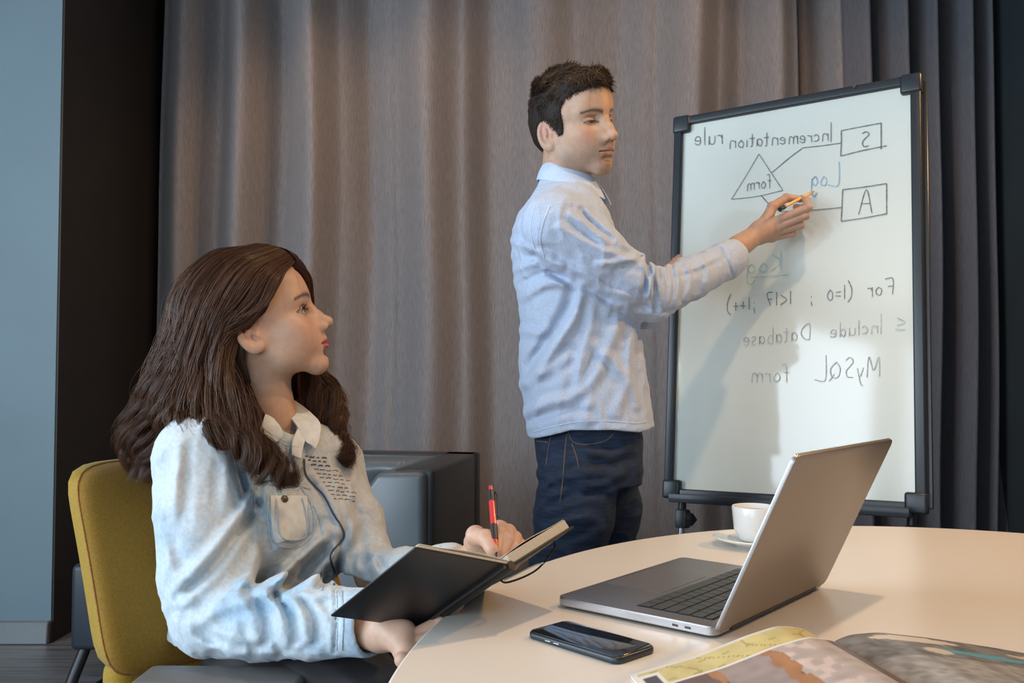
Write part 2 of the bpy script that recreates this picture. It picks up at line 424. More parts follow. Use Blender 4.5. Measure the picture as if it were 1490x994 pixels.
# ------------------------------------------------------------------ head sculpt (local: x forward, y left, z up, eye line z = 0)
def head_mesh(kind, h=0.0016, neck=None):
    w = kind == 'woman'; EZ = -0.0045 if w else 0.0
    f = Field((-0.13, -0.10, -0.215), (0.14, 0.10, 0.150), h)
    f.ell((-0.014, 0, 0.032), (0.095, 0.074, 0.082), 0.0)
    f.ell((0.022, 0, 0.018), (0.070, 0.063, 0.072), 0.03)
    f.ell((0.028, 0, -0.045), (0.058, 0.050, 0.052), 0.03)                  # mid face
    jw = 0.049 if w else 0.052
    for s in (-1, 1):
        f.cap((-0.002, s*jw, -0.040), (0.020, s*(jw-0.006), -0.076), 0.016, 0.014, 0.03)       # jaw angle
        f.cap((0.020, s*(jw-0.006), -0.076), (0.074, s*0.013, -0.103), 0.014, 0.012, 0.025)
        f.ell((0.052, s*0.043, -0.026), (0.026, 0.018, 0.017), 0.022)       # cheekbone
        f.cap((0.084, s*0.010, 0.019), (0.066, s*0.045, 0.019), 0.0085 if w else 0.010, 0.007, 0.02)     # brow
        f.ell((0.050, s*(0.034 if w else 0.030), -0.052), (0.034, 0.025 if w else 0.021, 0.030), 0.03)        # cheek
    f.ell((0.077, 0, -0.099), (0.016, 0.018, 0.013), 0.024)                   # chin
    f.ell((0.066, 0, 0.05), (0.030, 0.045, 0.035), 0.03)                    # forehead
    f.ell((0.080, 0, -0.064), (0.0215, 0.028, 0.024), 0.02)                  # muzzle
    f.ell((0.078, 0, -0.030), (0.022, 0.024, 0.026), 0.022)
    for s in (-1, 1): f.cap((0.088, s*0.006, -0.006), (0.095, s*0.010, -0.034), 0.007, 0.008, 0.014)
    for s in (-1, 1):
        f.ell((0.099, s*0.031, -0.001+EZ), (0.017, 0.017, 0.0125), 0.012, sub=True)      # socket
        f.ell((0.0715, s*0.031, EZ), (0.0153, 0.0165, 0.0150) if w else (0.0145, 0.0150, 0.0140), 0.003)       # lids ball
    # nose
    f.cap((0.085, 0, 0.012), (0.102 if w else 0.105, 0, -0.018), 0.0070, 0.0080, 0.014)
    f.cap((0.104 if w else 0.107, 0, -0.018), (0.1165 if w else 0.1165, 0, -0.033 if w else -0.037), 0.0078, 0.0090, 0.008)
    for s in (-1, 1):
        f.ell((0.104, s*0.0115, -0.040), (0.011, 0.0065, 0.0078), 0.006)
        f.ell((0.1085, s*0.0068, -0.0475), (0.0068, 0.0038, 0.0050), 0.0025, sub=True)
        f.cap((0.094, s*0.0185, -0.034), (0.094, s*0.0185, -0.044), 0.0016, 0.0014, 0.005, sub=True)
    f.ell((0.1145, 0, -0.032 if w else -0.036), (0.0105, 0.0098, 0.0090), 0.006)
    # lips
    ml = 0.023 if w else 0.024
    f.cap((0.099, 0, -0.049), (0.100, 0, -0.058), 0.004, 0.005, 0.008)      # philtrum
    for s in (-1, 1):
        f.cap((0.1005, s*0.004, -0.0625), (0.087, s*ml, -0.0665), 0.0052, 0.003, 0.005)
        f.cap((0.0990, 0, -0.0745), (0.086, s*ml*0.9, -0.0695), 0.0058, 0.003, 0.005)
    for s in (-1, 1): f.cap((0.1075, 0, -0.0683), (0.092, s*ml*1.02, -0.0683), 0.0028 if w else 0.0022, 0.0012, 0.002, sub=True)
    f.ell((0.097, 0, -0.084), (0.006, 0.014, 0.005), 0.010, sub=True)       # chin groove
    # lid opening
    for s in (-1, 1):
        if w: f.ell((0.086, s*0.0325, 0.0005+EZ), (0.0165, 0.0160, 0.0064), 0.0012, sub=True)
        else: f.ell((0.087, s*0.0315, -0.0040), (0.0070, 0.0115, 0.0026), 0.0015, sub=True)
        f.cap((0.0865, s*0.020, 0.0090+EZ), (0.080, s*0.044, 0.0075+EZ), 0.0022, 0.0016, 0.004, sub=True)     # lid crease
    head_mesh.skull = f.d.copy(); head_mesh.grid = f
    # ears
    for s in (-1, 1):
        R = np.array(Matrix.Rotation(-0.22, 3, 'Y') @ Matrix.Rotation(-s*0.40, 3, 'Z'))
        e = np.array([-0.019, s*0.074, -0.022])
        f.ell(e, (0.0200, 0.0066, 0.0335), 0.006, R)
        f.ell(e+R@np.array([0.002, s*0.0065, 0.003]), (0.0135, 0.0064, 0.0250), 0.003, R, sub=True)
        f.ell(e+R@np.array([0.003, s*0.0012, 0.006]), (0.005, 0.004, 0.013), 0.004, R)
        f.ell(e+R@np.array([0.013, s*0.0025, -0.006]), (0.0045, 0.004, 0.006), 0.003, R)
        f.ell(e+R@np.array([0.006, s*0.0005, -0.024]), (0.009, 0.0055, 0.0085), 0.005, R)
        f.ell(e+R@np.array([0.006, s*0.0045, -0.007]), (0.0052, 0.006, 0.007), 0.002, R, sub=True)
    # neck
    a, b, ra, rb = neck
    f.cap(a, b, ra, rb, 0.03)
    if not w: f.ell(np.array(a)*0.45+np.array(b)*0.55+[ra*0.8, 0, 0], (0.012, 0.012, 0.014), 0.02)
    V, F = f.mesh(1)
    x, y, z = V.T; ay = np.abs(y)
    base = np.array([0.55, 0.335, 0.225]) if w else np.array([0.51, 0.32, 0.215])
    K = np.tile(base, (len(V), 1))
    def mix(mask, c):
        nonlocal K
        m = np.clip(mask, 0, 1)[:, None]; K = K*(1-m)+np.array(c)*m
    g = lambda cx, cy, cz, r: np.exp(-(((x-cx)**2+(ay-cy)**2+(z-cz)**2)/r**2))
    mix(g(0.07, 0.045, -0.035, 0.022)*0.40, (0.60, 0.25, 0.18))
    mix(g(0.115, 0, -0.036, 0.012)*0.35, (0.62, 0.27, 0.20))
    mix(g(-0.012, 0.08, -0.01, 0.03)*0.45, (0.62, 0.27, 0.19))
    mix(g(0.078, 0.033, 0.003, 0.016)*0.5, (0.34, 0.19, 0.13))  # shadow of the lids painted into the skin around the eyes
    # brows
    by = np.clip((ay-0.010)/(0.046 if w else 0.042), 0, 1)
    bz = (0.0215+0.0065*np.sin(by*2.4)-0.0075*by) if w else (0.0165+0.0070*np.sin(by*2.4)-0.004*by)
    br = (ay > 0.010)*(ay < 0.056)*(x > 0.03)*np.exp(-((z-bz)/(0.0058-0.0032*by if w else 0.0050-0.0018*by))**2)
    mix(br*(0.92 if w else 0.88), (0.035, 0.020, 0.014) if w else (0.05, 0.03, 0.022))
    # lips
    lipz = (z+0.0683); half = ml+0.001
    lm = (x > 0.078)*(ay < half)*smst(np.where(lipz > 0, 0.0082-lipz, 0.0105+lipz), 0, 0.002)*smst(half-ay, 0, 0.004)
    shape = np.where(lipz > 0, lipz < 0.0086*(1-(ay/half)**2)+0.001, -lipz < 0.0110*(1-(ay/half)**1.6)+0.001)
    mix(lm*shape*(0.85 if w else 0.55), (0.55, 0.085, 0.085) if w else (0.47, 0.19, 0.15))
    mix((x > 0.08)*(ay < half)*np.exp(-(lipz/0.0016)**2)*0.85, (0.10, 0.02, 0.02))
    # lash lines
    ez = -0.0040 if w else -0.0040; eh = 0.0062 if w else 0.0026
    for sgn, wt in ((1, 0.95), (-1, 0.45)):
        el = np.sqrt(np.clip(1-((ay-0.0315)/(0.0175 if w else 0.0150))**2, 0, 1))
        mix((x > 0.062)*(ay > 0.015)*(ay < (0.051 if w else 0.048))*np.exp(-((z-(ez+sgn*(eh+0.0006)*el))/(0.0021 if w else 0.0018))**2)*wt, (0.03, 0.018, 0.014))
    if not w:
        st = smst(-z, 0.035, 0.075)*smst(x, -0.015, 0.03)*(1-0.75*lm)
        ch = g(0.075, 0.052, -0.035, 0.03)
        mix(st*(0.46+0.15*vnoise(V, 900, 3))*(1-0.6*ch)*smst(z, -0.135, -0.10), (0.13, 0.095, 0.08))
        mix(np.exp(-((z+0.053)/0.006)**2)*(ay < 0.026)*(x > 0.085)*0.30, (0.13, 0.09, 0.07))
    return V, F, K
def eyes(parent, R, o, sc, gaze, iris=(0.10, 0.055, 0.03), ez=0.0, er=0.0128):
    for s in (-1, 1):
        bm = bmesh.new(); bmesh.ops.create_uvsphere(bm, u_segments=32, v_segments=24, radius=er*sc)
        me = bpy.data.meshes.new('eye'); bm.to_mesh(me); bm.free()
        V = np.array([v.co[:] for v in me.vertices]); g = unit(gaze)
        ang = np.arccos(np.clip((V/np.linalg.norm(V, axis=1)[:, None])@g, -1, 1))
        K = np.where(ang[:, None] < 0.20, np.array([0.01, 0.01, 0.01]), np.where(ang[:, None] < 0.56, np.array(iris), np.array([0.36, 0.32, 0.30])))
        V = V@R.T+o+R@(np.array([0.0712, s*0.031, ez])*sc)
        me2 = pyme('eye', V, np.array([[*p.vertices][:3]+[[*p.vertices][-1]] for p in me.polygons]), K)
        from_me('eye', me2, M['eye'], parent)

# ------------------------------------------------------------------ strands
def strands(curves, r0, sides=3, col=None):
    """curves (n,m,3); r0 (n,) radii; returns V,F,K"""
    n, m, _ = curves.shape
    T = np.gradient(curves, axis=1); T /= np.linalg.norm(T, axis=2)[..., None]+1e-12
    ref = np.array([0.31, 0.87, 0.38]); a = np.cross(T, ref); a /= np.linalg.norm(a, axis=2)[..., None]+1e-12
    b = np.cross(T, a); t = np.linspace(0, 1, m); prof = np.clip(1.15-t**3*1.05, 0.08, 1)
    V = []
    for j in range(sides):
        th = 2*PI*j/sides
        V.append(curves+(np.cos(th)*a+np.sin(th)*b)*(r0[:, None]*prof[None])[..., None])
    V = np.stack(V, 2)      # n,m,sides,3
    base = (np.arange(n)[:, None, None]*m+np.arange(m-1)[None, :, None])*sides
    j = np.arange(sides)[None, None]; k = (j+1) % sides
    F = np.stack([base+j, base+k, base+sides+k, base+sides+j], -1).reshape(-1, 4)
    K = np.repeat(col, m*sides, axis=0) if col is not None else None
    return V.reshape(-1, 3), F, K

# ------------------------------------------------------------------ details laid on a sculpted surface
class Skin:
    def __init__(s, V, F): s.t = BVHTree.FromPolygons([tuple(v) for v in V], [tuple(int(i) for i in f) for f in F])
    def hit(s, px, py, off=0.0):
        o = Vector((0, 0, CAM_Z)); d = Vector(ray(px, py)).normalized()
        loc, nrm, i, dist = s.t.ray_cast(o, d, 10)
        if loc is None: return None, None
        if nrm.dot(d) > 0: nrm = -nrm
        return np.array(loc)+np.array(nrm)*off, np.array(nrm)
def surf_ribbon(name, skin, pts, width, mat_, parent, off=0.001, n=None, th=0.0012):
    pts = np.asarray(pts, float); n = n or max(6, int(np.linalg.norm(np.diff(pts, axis=0), axis=1).sum()/3))
    Q = cr(pts, n); P, Nn = [], []
    for q in Q:
        p, nn = skin.hit(q[0], q[1], off)
        if p is not None: P.append(p); Nn.append(nn)
    if len(P) < 3: return None
    P = np.array(P); Nn = np.array(Nn)
    for _ in range(2): P[1:-1] = (P[:-2]+2*P[1:-1]+P[2:])/4
    T = np.gradient(P, axis=0); S = np.cross(T, Nn); S /= np.linalg.norm(S, axis=1)[:, None]+1e-12
    G = np.stack([P-S*width/2, P, P+S*width/2], 1)
    G[:, 1] += Nn*th*0.5
    return sheet(name, G, th, mat_, parent)
def surf_patch(name, skin, quad, m, n, mat_, parent, off=0.0015, th=0.0015, shape=None):
    """quad of pixel corners p00,p01,p10,p11 projected on the surface"""
    p00, p01, p10, p11 = [np.array(q, float) for q in quad]
    G = np.zeros((m, n, 3))
    for i in range(m):
        for j in range(n):
            s, t = i/(m-1), j/(n-1)
            if shape: s, t = shape(s, t)
            q = (p00*(1-t)+p01*t)*(1-s)+(p10*(1-t)+p11*t)*s
            h_, nn = skin.hit(q[0], q[1], off)
            if h_ is None: return None
            G[i, j] = h_
    for _ in range(2): G[1:-1, 1:-1] = (G[:-2, 1:-1]+G[2:, 1:-1]+G[1:-1, :-2]+G[1:-1, 2:])/4
    return sheet(name, G, th, mat_, parent)

# ------------------------------------------------------------------ the room
def struct(name, c, size, m, R=None, bevel=0.0):
    o = box(name, c, size, m, None, R, bevel or 0.001, 1); o['kind'] = 'structure'; return o
struct('floor', (0.2, 1.2, -0.05), (8.2, 7.6, 0.1), M['floor'])
struct('ceiling', (0.2, 1.2, 3.25), (8.2, 7.6, 0.1), M['ceiling'])
struct('wall_back', (0.5, 4.85, 1.6), (7.6, 0.1, 3.2), M['wall_brown'])
struct('wall_right', (4.15, 1.2, 1.6), (0.1, 7.4, 3.2), M['wall_plain'])
# pillar at the left: blue grey face towards the camera, dark brown cladding on its side
cx_, cy_ = -1.850, 3.575
struct('wall_left_pillar', (-2.7375, cy_+0.62, 1.6), (1.815, 1.22, 3.2), M['wall_blue'])
struct('wall_left_cladding', (-1.8265, cy_+0.665, 1.6), (0.009, 1.30, 3.2), M['wall_brown'])
struct('baseboard_left', (-2.745, cy_-0.004, 0.043), (1.83, 0.03, 0.086), M['base'], bevel=0.004)
struct('baseboard_side', (cx_+0.016, cy_+0.66, 0.043), (0.02, 1.32, 0.086), M['wall_brown'], bevel=0.003)
# window walls outside the frame (piers, sill and head around the openings)
struct('wall_left', (-3.6, 1.2, 0.27), (0.1, 7.4, 0.54), M['wall_plain'])
struct('wall_left.001', (-3.6, 1.2, 3.05), (0.1, 7.4, 0.30), M['wall_plain'])
struct('wall_left.002', (-3.6, 2.9, 1.72), (0.1, 2.0, 2.36), M['wall_plain'])
struct('wall_rear', (0.2, -2.5, 0.27), (7.6, 0.1, 0.54), M['wall_plain'])
struct('wall_rear.001', (0.2, -2.5, 3.05), (7.6, 0.1, 0.30), M['wall_plain'])
struct('wall_rear.002', (2.05, -2.5, 1.72), (4.1, 0.1, 2.36), M['wall_plain'])
struct('wall_rear.003', (-3.48, -2.5, 1.72), (0.16, 0.1, 2.36), M['wall_plain'])
# windows behind and to the left of the camera: frames with mullions
def window(name, axis, fixed, a0, a1, z0, z1):
    bm = bmesh.new(); w_ = 0.07
    def bar(a, z, la, lz):
        c = (fixed, a, z) if axis == 'y' else (a, fixed, z); s_ = (w_, la, lz) if axis == 'y' else (la, w_, lz)
        box_bm(bm, c, s_, None, 0.004, 1)
    for z in (z0, z1): bar((a0+a1)/2, z, a1-a0, 0.08)
    for a in np.linspace(a0, a1, 4): bar(a, (z0+z1)/2, 0.08, z1-z0)
    o = from_bm(name, bm, M['black_frame'], None, True, 40); o['kind'] = 'structure'
M['black_frame'] = mat('dark window frame', (0.03, 0.032, 0.035), 0.5)
window('window_1', 'y', -3.46, -2.25, 1.85, 0.56, 2.88)
window('window_2', 'x', -2.36, -3.32, -0.05, 0.56, 2.88)
# dark slate return at the right edge of the picture
struct('wall_right_return', (2.735, 4.02, 1.6), (0.90, 0.9, 3.2), M['wall_dark'])

# ------------------------------------------------------------------ curtains
def curtain(name, label, pts, Y, x0, x1, mat_, fine, z0=0.02, z1=3.18):
    pts = np.array(pts, float)
    X = [(p-745)/FPX*Y for p in pts[:, 0]]
    n = int((x1-x0)/0.006); xs = np.linspace(x0, x1, n)
    # smooth interpolation of fold depth
    g = np.zeros(n); k = np.clip(np.searchsorted(X, xs)-1, 0, len(X)-2)
    t = np.clip((xs-np.array(X)[k])/(np.array(X)[k+1]-np.array(X)[k]), 0, 1); t = t*t*(3-2*t)
    g = pts[k, 1]*(1-t)+pts[k+1, 1]*t
    zs = np.linspace(z0, z1, 40); G = np.zeros((n, 40, 3))
    for j, z in enumerate(zs):
        wob = 0.010*np.sin(z*1.7+xs*2.1)+0.006*np.sin(z*3.1+xs*5)
        f2 = fine*np.sin(xs*34+1.1*np.sin(xs*9)+0.4*z)
        G[:, j, 0] = xs+wob; G[:, j, 1] = Y+g*(1.0-0.10*np.cos(z*1.2))+f2; G[:, j, 2] = z
    o = sheet(name, G, 0.004, mat_); tag(o, label, 'curtain')
    o.data.set_sharp_from_angle(angle=PI)
    return o
A = 0.13
curtain('curtain', 'grey brown full-height curtain hanging behind the standing man', [
    (215, A), (262, -A*.4), (300, A*.9), (352, -A*.9), (395, A*.8), (455, -A), (490, A*.2), (530, A), (570, A*.4), (625, -A), (672, -A*.1), (715, A*.8),
    (790, -A*.2), (845, A*.5), (905, A*.9), (955, A*.3), (1010, -A), (1050, A*.1), (1085, A*.7), (1130, -A*.7), (1158, -A*.2), (1176, A*1.5), (1192, A*1.2), (1222, -A*.5), (1250, A), (1290, 0)],
    4.40, -1.80, 1.87, M['curtain'], 0.004)
curtain('curtain', 'gathered curtain with tight folds beside the right wall, toned darker for weaker light', [
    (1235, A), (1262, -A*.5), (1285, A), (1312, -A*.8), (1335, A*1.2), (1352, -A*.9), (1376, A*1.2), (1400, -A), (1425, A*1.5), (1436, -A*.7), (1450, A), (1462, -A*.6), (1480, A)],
    4.18, 1.60, 2.305, M['curtain_shaded'], 0.002)

# ------------------------------------------------------------------ sofa
def sofa():
    t = thing('sofa', 'black tufted leather sofa standing in front of the curtain', 'sofa', (-0.6, 3.3, 0))
    d = unit([0.12, 0.63, 0]); l = np.array([-d[1], d[0], 0]); R = np.stack([-l, d, [0, 0, 1]], 1)   # cols: right, depth, up
    n0 = np.array([-0.25, 2.85, 0])                                   # near right corner
    def at(a, b, z): return n0+l*a+d*b+np.array([0, 0, z])
    box('arm', at(0.065, 0.33, 0.43), (0.13, 0.66, 0.66), M['leather'], t, R, 0.012, 3)
    box('arm', at(0.735, 0.33, 0.43), (0.13, 0.66, 0.66), M['leather'], t, R, 0.012, 3)
    box('back', at(0.40, 0.62, 0.43), (0.8, 0.12, 0.66), M['leather'], t, R, 0.012, 3)
    # padded inner arm with a sloping inner side
    bm = bmesh.new(); G = []
    pr = [(0.02, 0.755), (0.175, 0.752), (0.215, 0.70), (0.335, 0.40), (0.335, 0.34), (0.02, 0.34)]
    lo = [bm.verts.new(at(a, -0.035, z)) for a, z in pr]; hi = [bm.verts.new(at(a, 0.52, z)) for a, z in pr]
    bm.faces.new(lo); bm.faces.new(hi[::-1])
    for i in range(6): bm.faces.new((lo[i], lo[(i+1) % 6], hi[(i+1) % 6], hi[i]))
    bmesh.ops.recalc_face_normals(bm, faces=bm.faces)
    bmesh.ops.bevel(bm, geom=list(bm.edges), offset=0.022, segments=4, profile=0.5, affect='EDGES')
    o = from_bm('arm_cushion', bm, M['leather_lit'], t, True, 60); o['label'] = 'padded inner face of the arm, leather paled for its highlight'
    box('seat_cushion', at(0.50, 0.27, 0.36), (0.32, 0.56, 0.16), M['leather'], t, R, 0.03, 4)
    box('base', at(0.40, 0.33, 0.18), (0.76, 0.60, 0.16), M['leather'], t, R, 0.01, 2)
    for a in (0.08, 0.72):
        for b in (0.06, 0.6): tube('leg', [at(a, b, 0.0), at(a, b, 0.11)], 0.018, M['black'], t)
    # tufted inner back: deep buttoned cushion
    m, n = 60, 34; G = np.zeros((m, n, 3)); us = np.linspace(0.14, 0.665, m); zs = np.linspace(0.42, 0.745, n)
    B = []
    for r_, z in enumerate((0.50, 0.63)):
        for q in range(3): B.append((0.26+q*0.17+(0.085 if r_ else 0), z))
    for i, u in enumerate(us):
        for j, z in enumerate(zs):
            dd = min(math.hypot(u-a, z-b) for a, b in B)
            cre = min(abs(((u-0.26+0.085)/0.17) % 1-0.5)*0.17, 1)
            h_ = 0.06*(1-math.exp(-(dd/0.045)**1.5))-0.012*math.exp(-(cre/0.008)**2)
            edge = min((z-0.42)/0.04, (0.745-z)/0.04, (u-0.16)/0.04, (0.665-u)/0.04, 1); h_ *= max(edge, 0)**0.5
            G[i, j] = at(u, 0.555-h_, z)
    tb = sheet('tufted_back', G, 0.006, M['leather_lit'], t)
    for a, z in B: 
        lathe('button', [(0.0001, 0.006), (0.008, 0.004), (0.010, 0), (0.0001, -0.002)], at(a, 0.545, z), M['leather'], tb, 12)
sofa()
# dark ottoman half hidden behind the yellow chair
def ottoman():
    t = thing('ottoman', 'dark blue leather ottoman on black sled legs beside the left pillar', 'ottoman', (-1.278, 3.2, 0))
    box('seat', (-1.278, 3.2, 0.30), (0.336, 0.5, 0.28), M['ottoman'], t, None, 0.02, 3)
    for s in (-1, 1):
        x = -1.278+s*0.12
        tube('leg', [(x-0.01, 2.98, 0.16), (x-0.04, 2.93, 0.02), (x, 2.95, 0.012), (x, 3.4, 0.012), (x, 3.44, 0.16)], 0.020, M['black'], t, 8, 30)
ottoman()

# ------------------------------------------------------------------ whiteboard
TL = np.array([.4817, 2.48, 1.7812-CAM_Z]); TR = np.array([1.014, 2.132, 1.791-CAM_Z]); BR = np.array([.9162, 2.042, .7495-CAM_Z]); BL = np.array([.3839, 2.39, .7396-CAM_Z])
BS = 1.02
TL, TR, BR, BL = [q*BS+np.array([0, 0, CAM_Z]) for q in (TL, TR, BR, BL)]
bu = unit((TR-TL)+(BR-BL)); bv = (TL-BL)+(TR-BR); bv = unit(bv-bu*(bv@bu)); bn = np.cross(bu, bv)
if bn[1] > 0: bn = -bn          # towards the camera
b0 = (TL+TR+BR+BL)/4; BW = (np.linalg.norm(TR-TL)+np.linalg.norm(BR-BL))/2; BH = (np.linalg.norm(TL-BL)+np.linalg.norm(TR-BR))/2
RB = np.stack([bu, -bn, bv], 1)
def onboard(px, py, off=0.0):
    o = np.array([0, 0, CAM_Z]); d = ray(px, py); t = ((b0+bn*off-o)@bn)/(d@bn); return o+d*t
def bp(a, b, c=0.0): return b0+bu*a+bv*b+bn*c
def whiteboard():
    t = thing('whiteboard', 'white flipchart board with mirrored marker writing in a charcoal frame', 'whiteboard', (b0[0], b0[1], 0))
    box('panel', bp(0, 0, -0.009), (BW-0.02, 0.014, BH-0.02), M['enamel'], t, RB, 0.001, 1)
    fw = 0.024
    for s in (-1, 1):
        box('frame_rail', bp(s*(BW/2-fw/2), 0, -0.004), (fw, 0.030, BH-0.05), M['frame'], t, RB, 0.004, 3)
        box('frame_rail', bp(0, s*(BH/2-fw/2), -0.004), (BW-0.05, 0.030, fw), M['frame'], t, RB, 0.004, 3)
        for r_ in (-1, 1): box('frame_corner', bp(s*(BW/2-0.022), r_*(BH/2-0.022), -0.003), (0.050, 0.037, 0.050), M['frame'], t, RB, 0.007, 3)
    box('pen_tray', bp(0, -BH/2-0.006, 0.022), (BW-0.06, 0.05, 0.012), M['frame'], t, RB, 0.004, 2)
    box('tray_lip', bp(0, -BH/2+0.002, 0.045), (BW-0.06, 0.006, 0.018), M['frame'], t, RB, 0.002, 2)
    box('back_strip', bp(BW/2+0.006, 0, -0.022), (0.010, 0.01, BH-0.02), M['leather'], t, RB, 0.002, 1)
    # stand: tilted uprights with clamps, telescopic lower tubes, feet
    for s, lab in ((-1, 0), (1, 1)):
        a = s*(BW/2-0.038)
        top = bp(a, BH/2-0.05, -0.035); bot = bp(a, -BH/2-0.075, -0.030)
        tube('upright', [top, bot], 0.011, M['black'], t, 12)
        tube('lower_tube', [bp(a, -BH/2-0.06, -0.030), [bot[0]-0.03, bot[1]-0.02, 0.02]], 0.0085, M['steel'], t, 12)
        tube('foot', [[bot[0]-0.10-0.2, bot[1]-0.24, 0.02], [bot[0]+0.05, bot[1]+0.30, 0.02]], 0.014, M['black'], t, 10)
        cl = box('clamp', bp(a+0.003, -BH/2-0.055, -0.028), (0.032, 0.036, 0.05), M['black'], t, RB, 0.005, 2)
        # clamp knob, a faceted disc with a pointed grip
        k0 = bp(a+0.024, -BH/2-0.055, -0.012); bm = bmesh.new()
        r1 = [bm.verts.new(k0+bv*0.021*math.cos(q)+bn*0.021*math.sin(q)) for q in np.linspace(0, 2*PI, 8, endpoint=False)]
        r2 = [bm.verts.new(k0+bu*0.014+bv*0.016*math.cos(q)+bn*0.016*math.sin(q)) for q in np.linspace(0, 2*PI, 8, endpoint=False)]
        tip = bm.verts.new(k0+bu*0.027)
        bm.faces.new(r1)
        for i in range(8):
            bm.faces.new((r1[i], r1[(i+1) % 8], r2[(i+1) % 8], r2[i])); bm.faces.new((r2[i], r2[(i+1) % 8], tip))
        bmesh.ops.recalc_face_normals(bm, faces=bm.faces)
        from_bm('clamp_knob', bm, M['black'], cl, False)
    tube('eraser_hook', [bp(BW/2-0.16, BH/2, 0.012), bp(BW/2-0.155, BH/2-0.008, 0.014), bp(BW/2-0.15, BH/2+0.002, 0.012)], 0.003, M['steel'], t, 8)
    return t
wb = whiteboard()
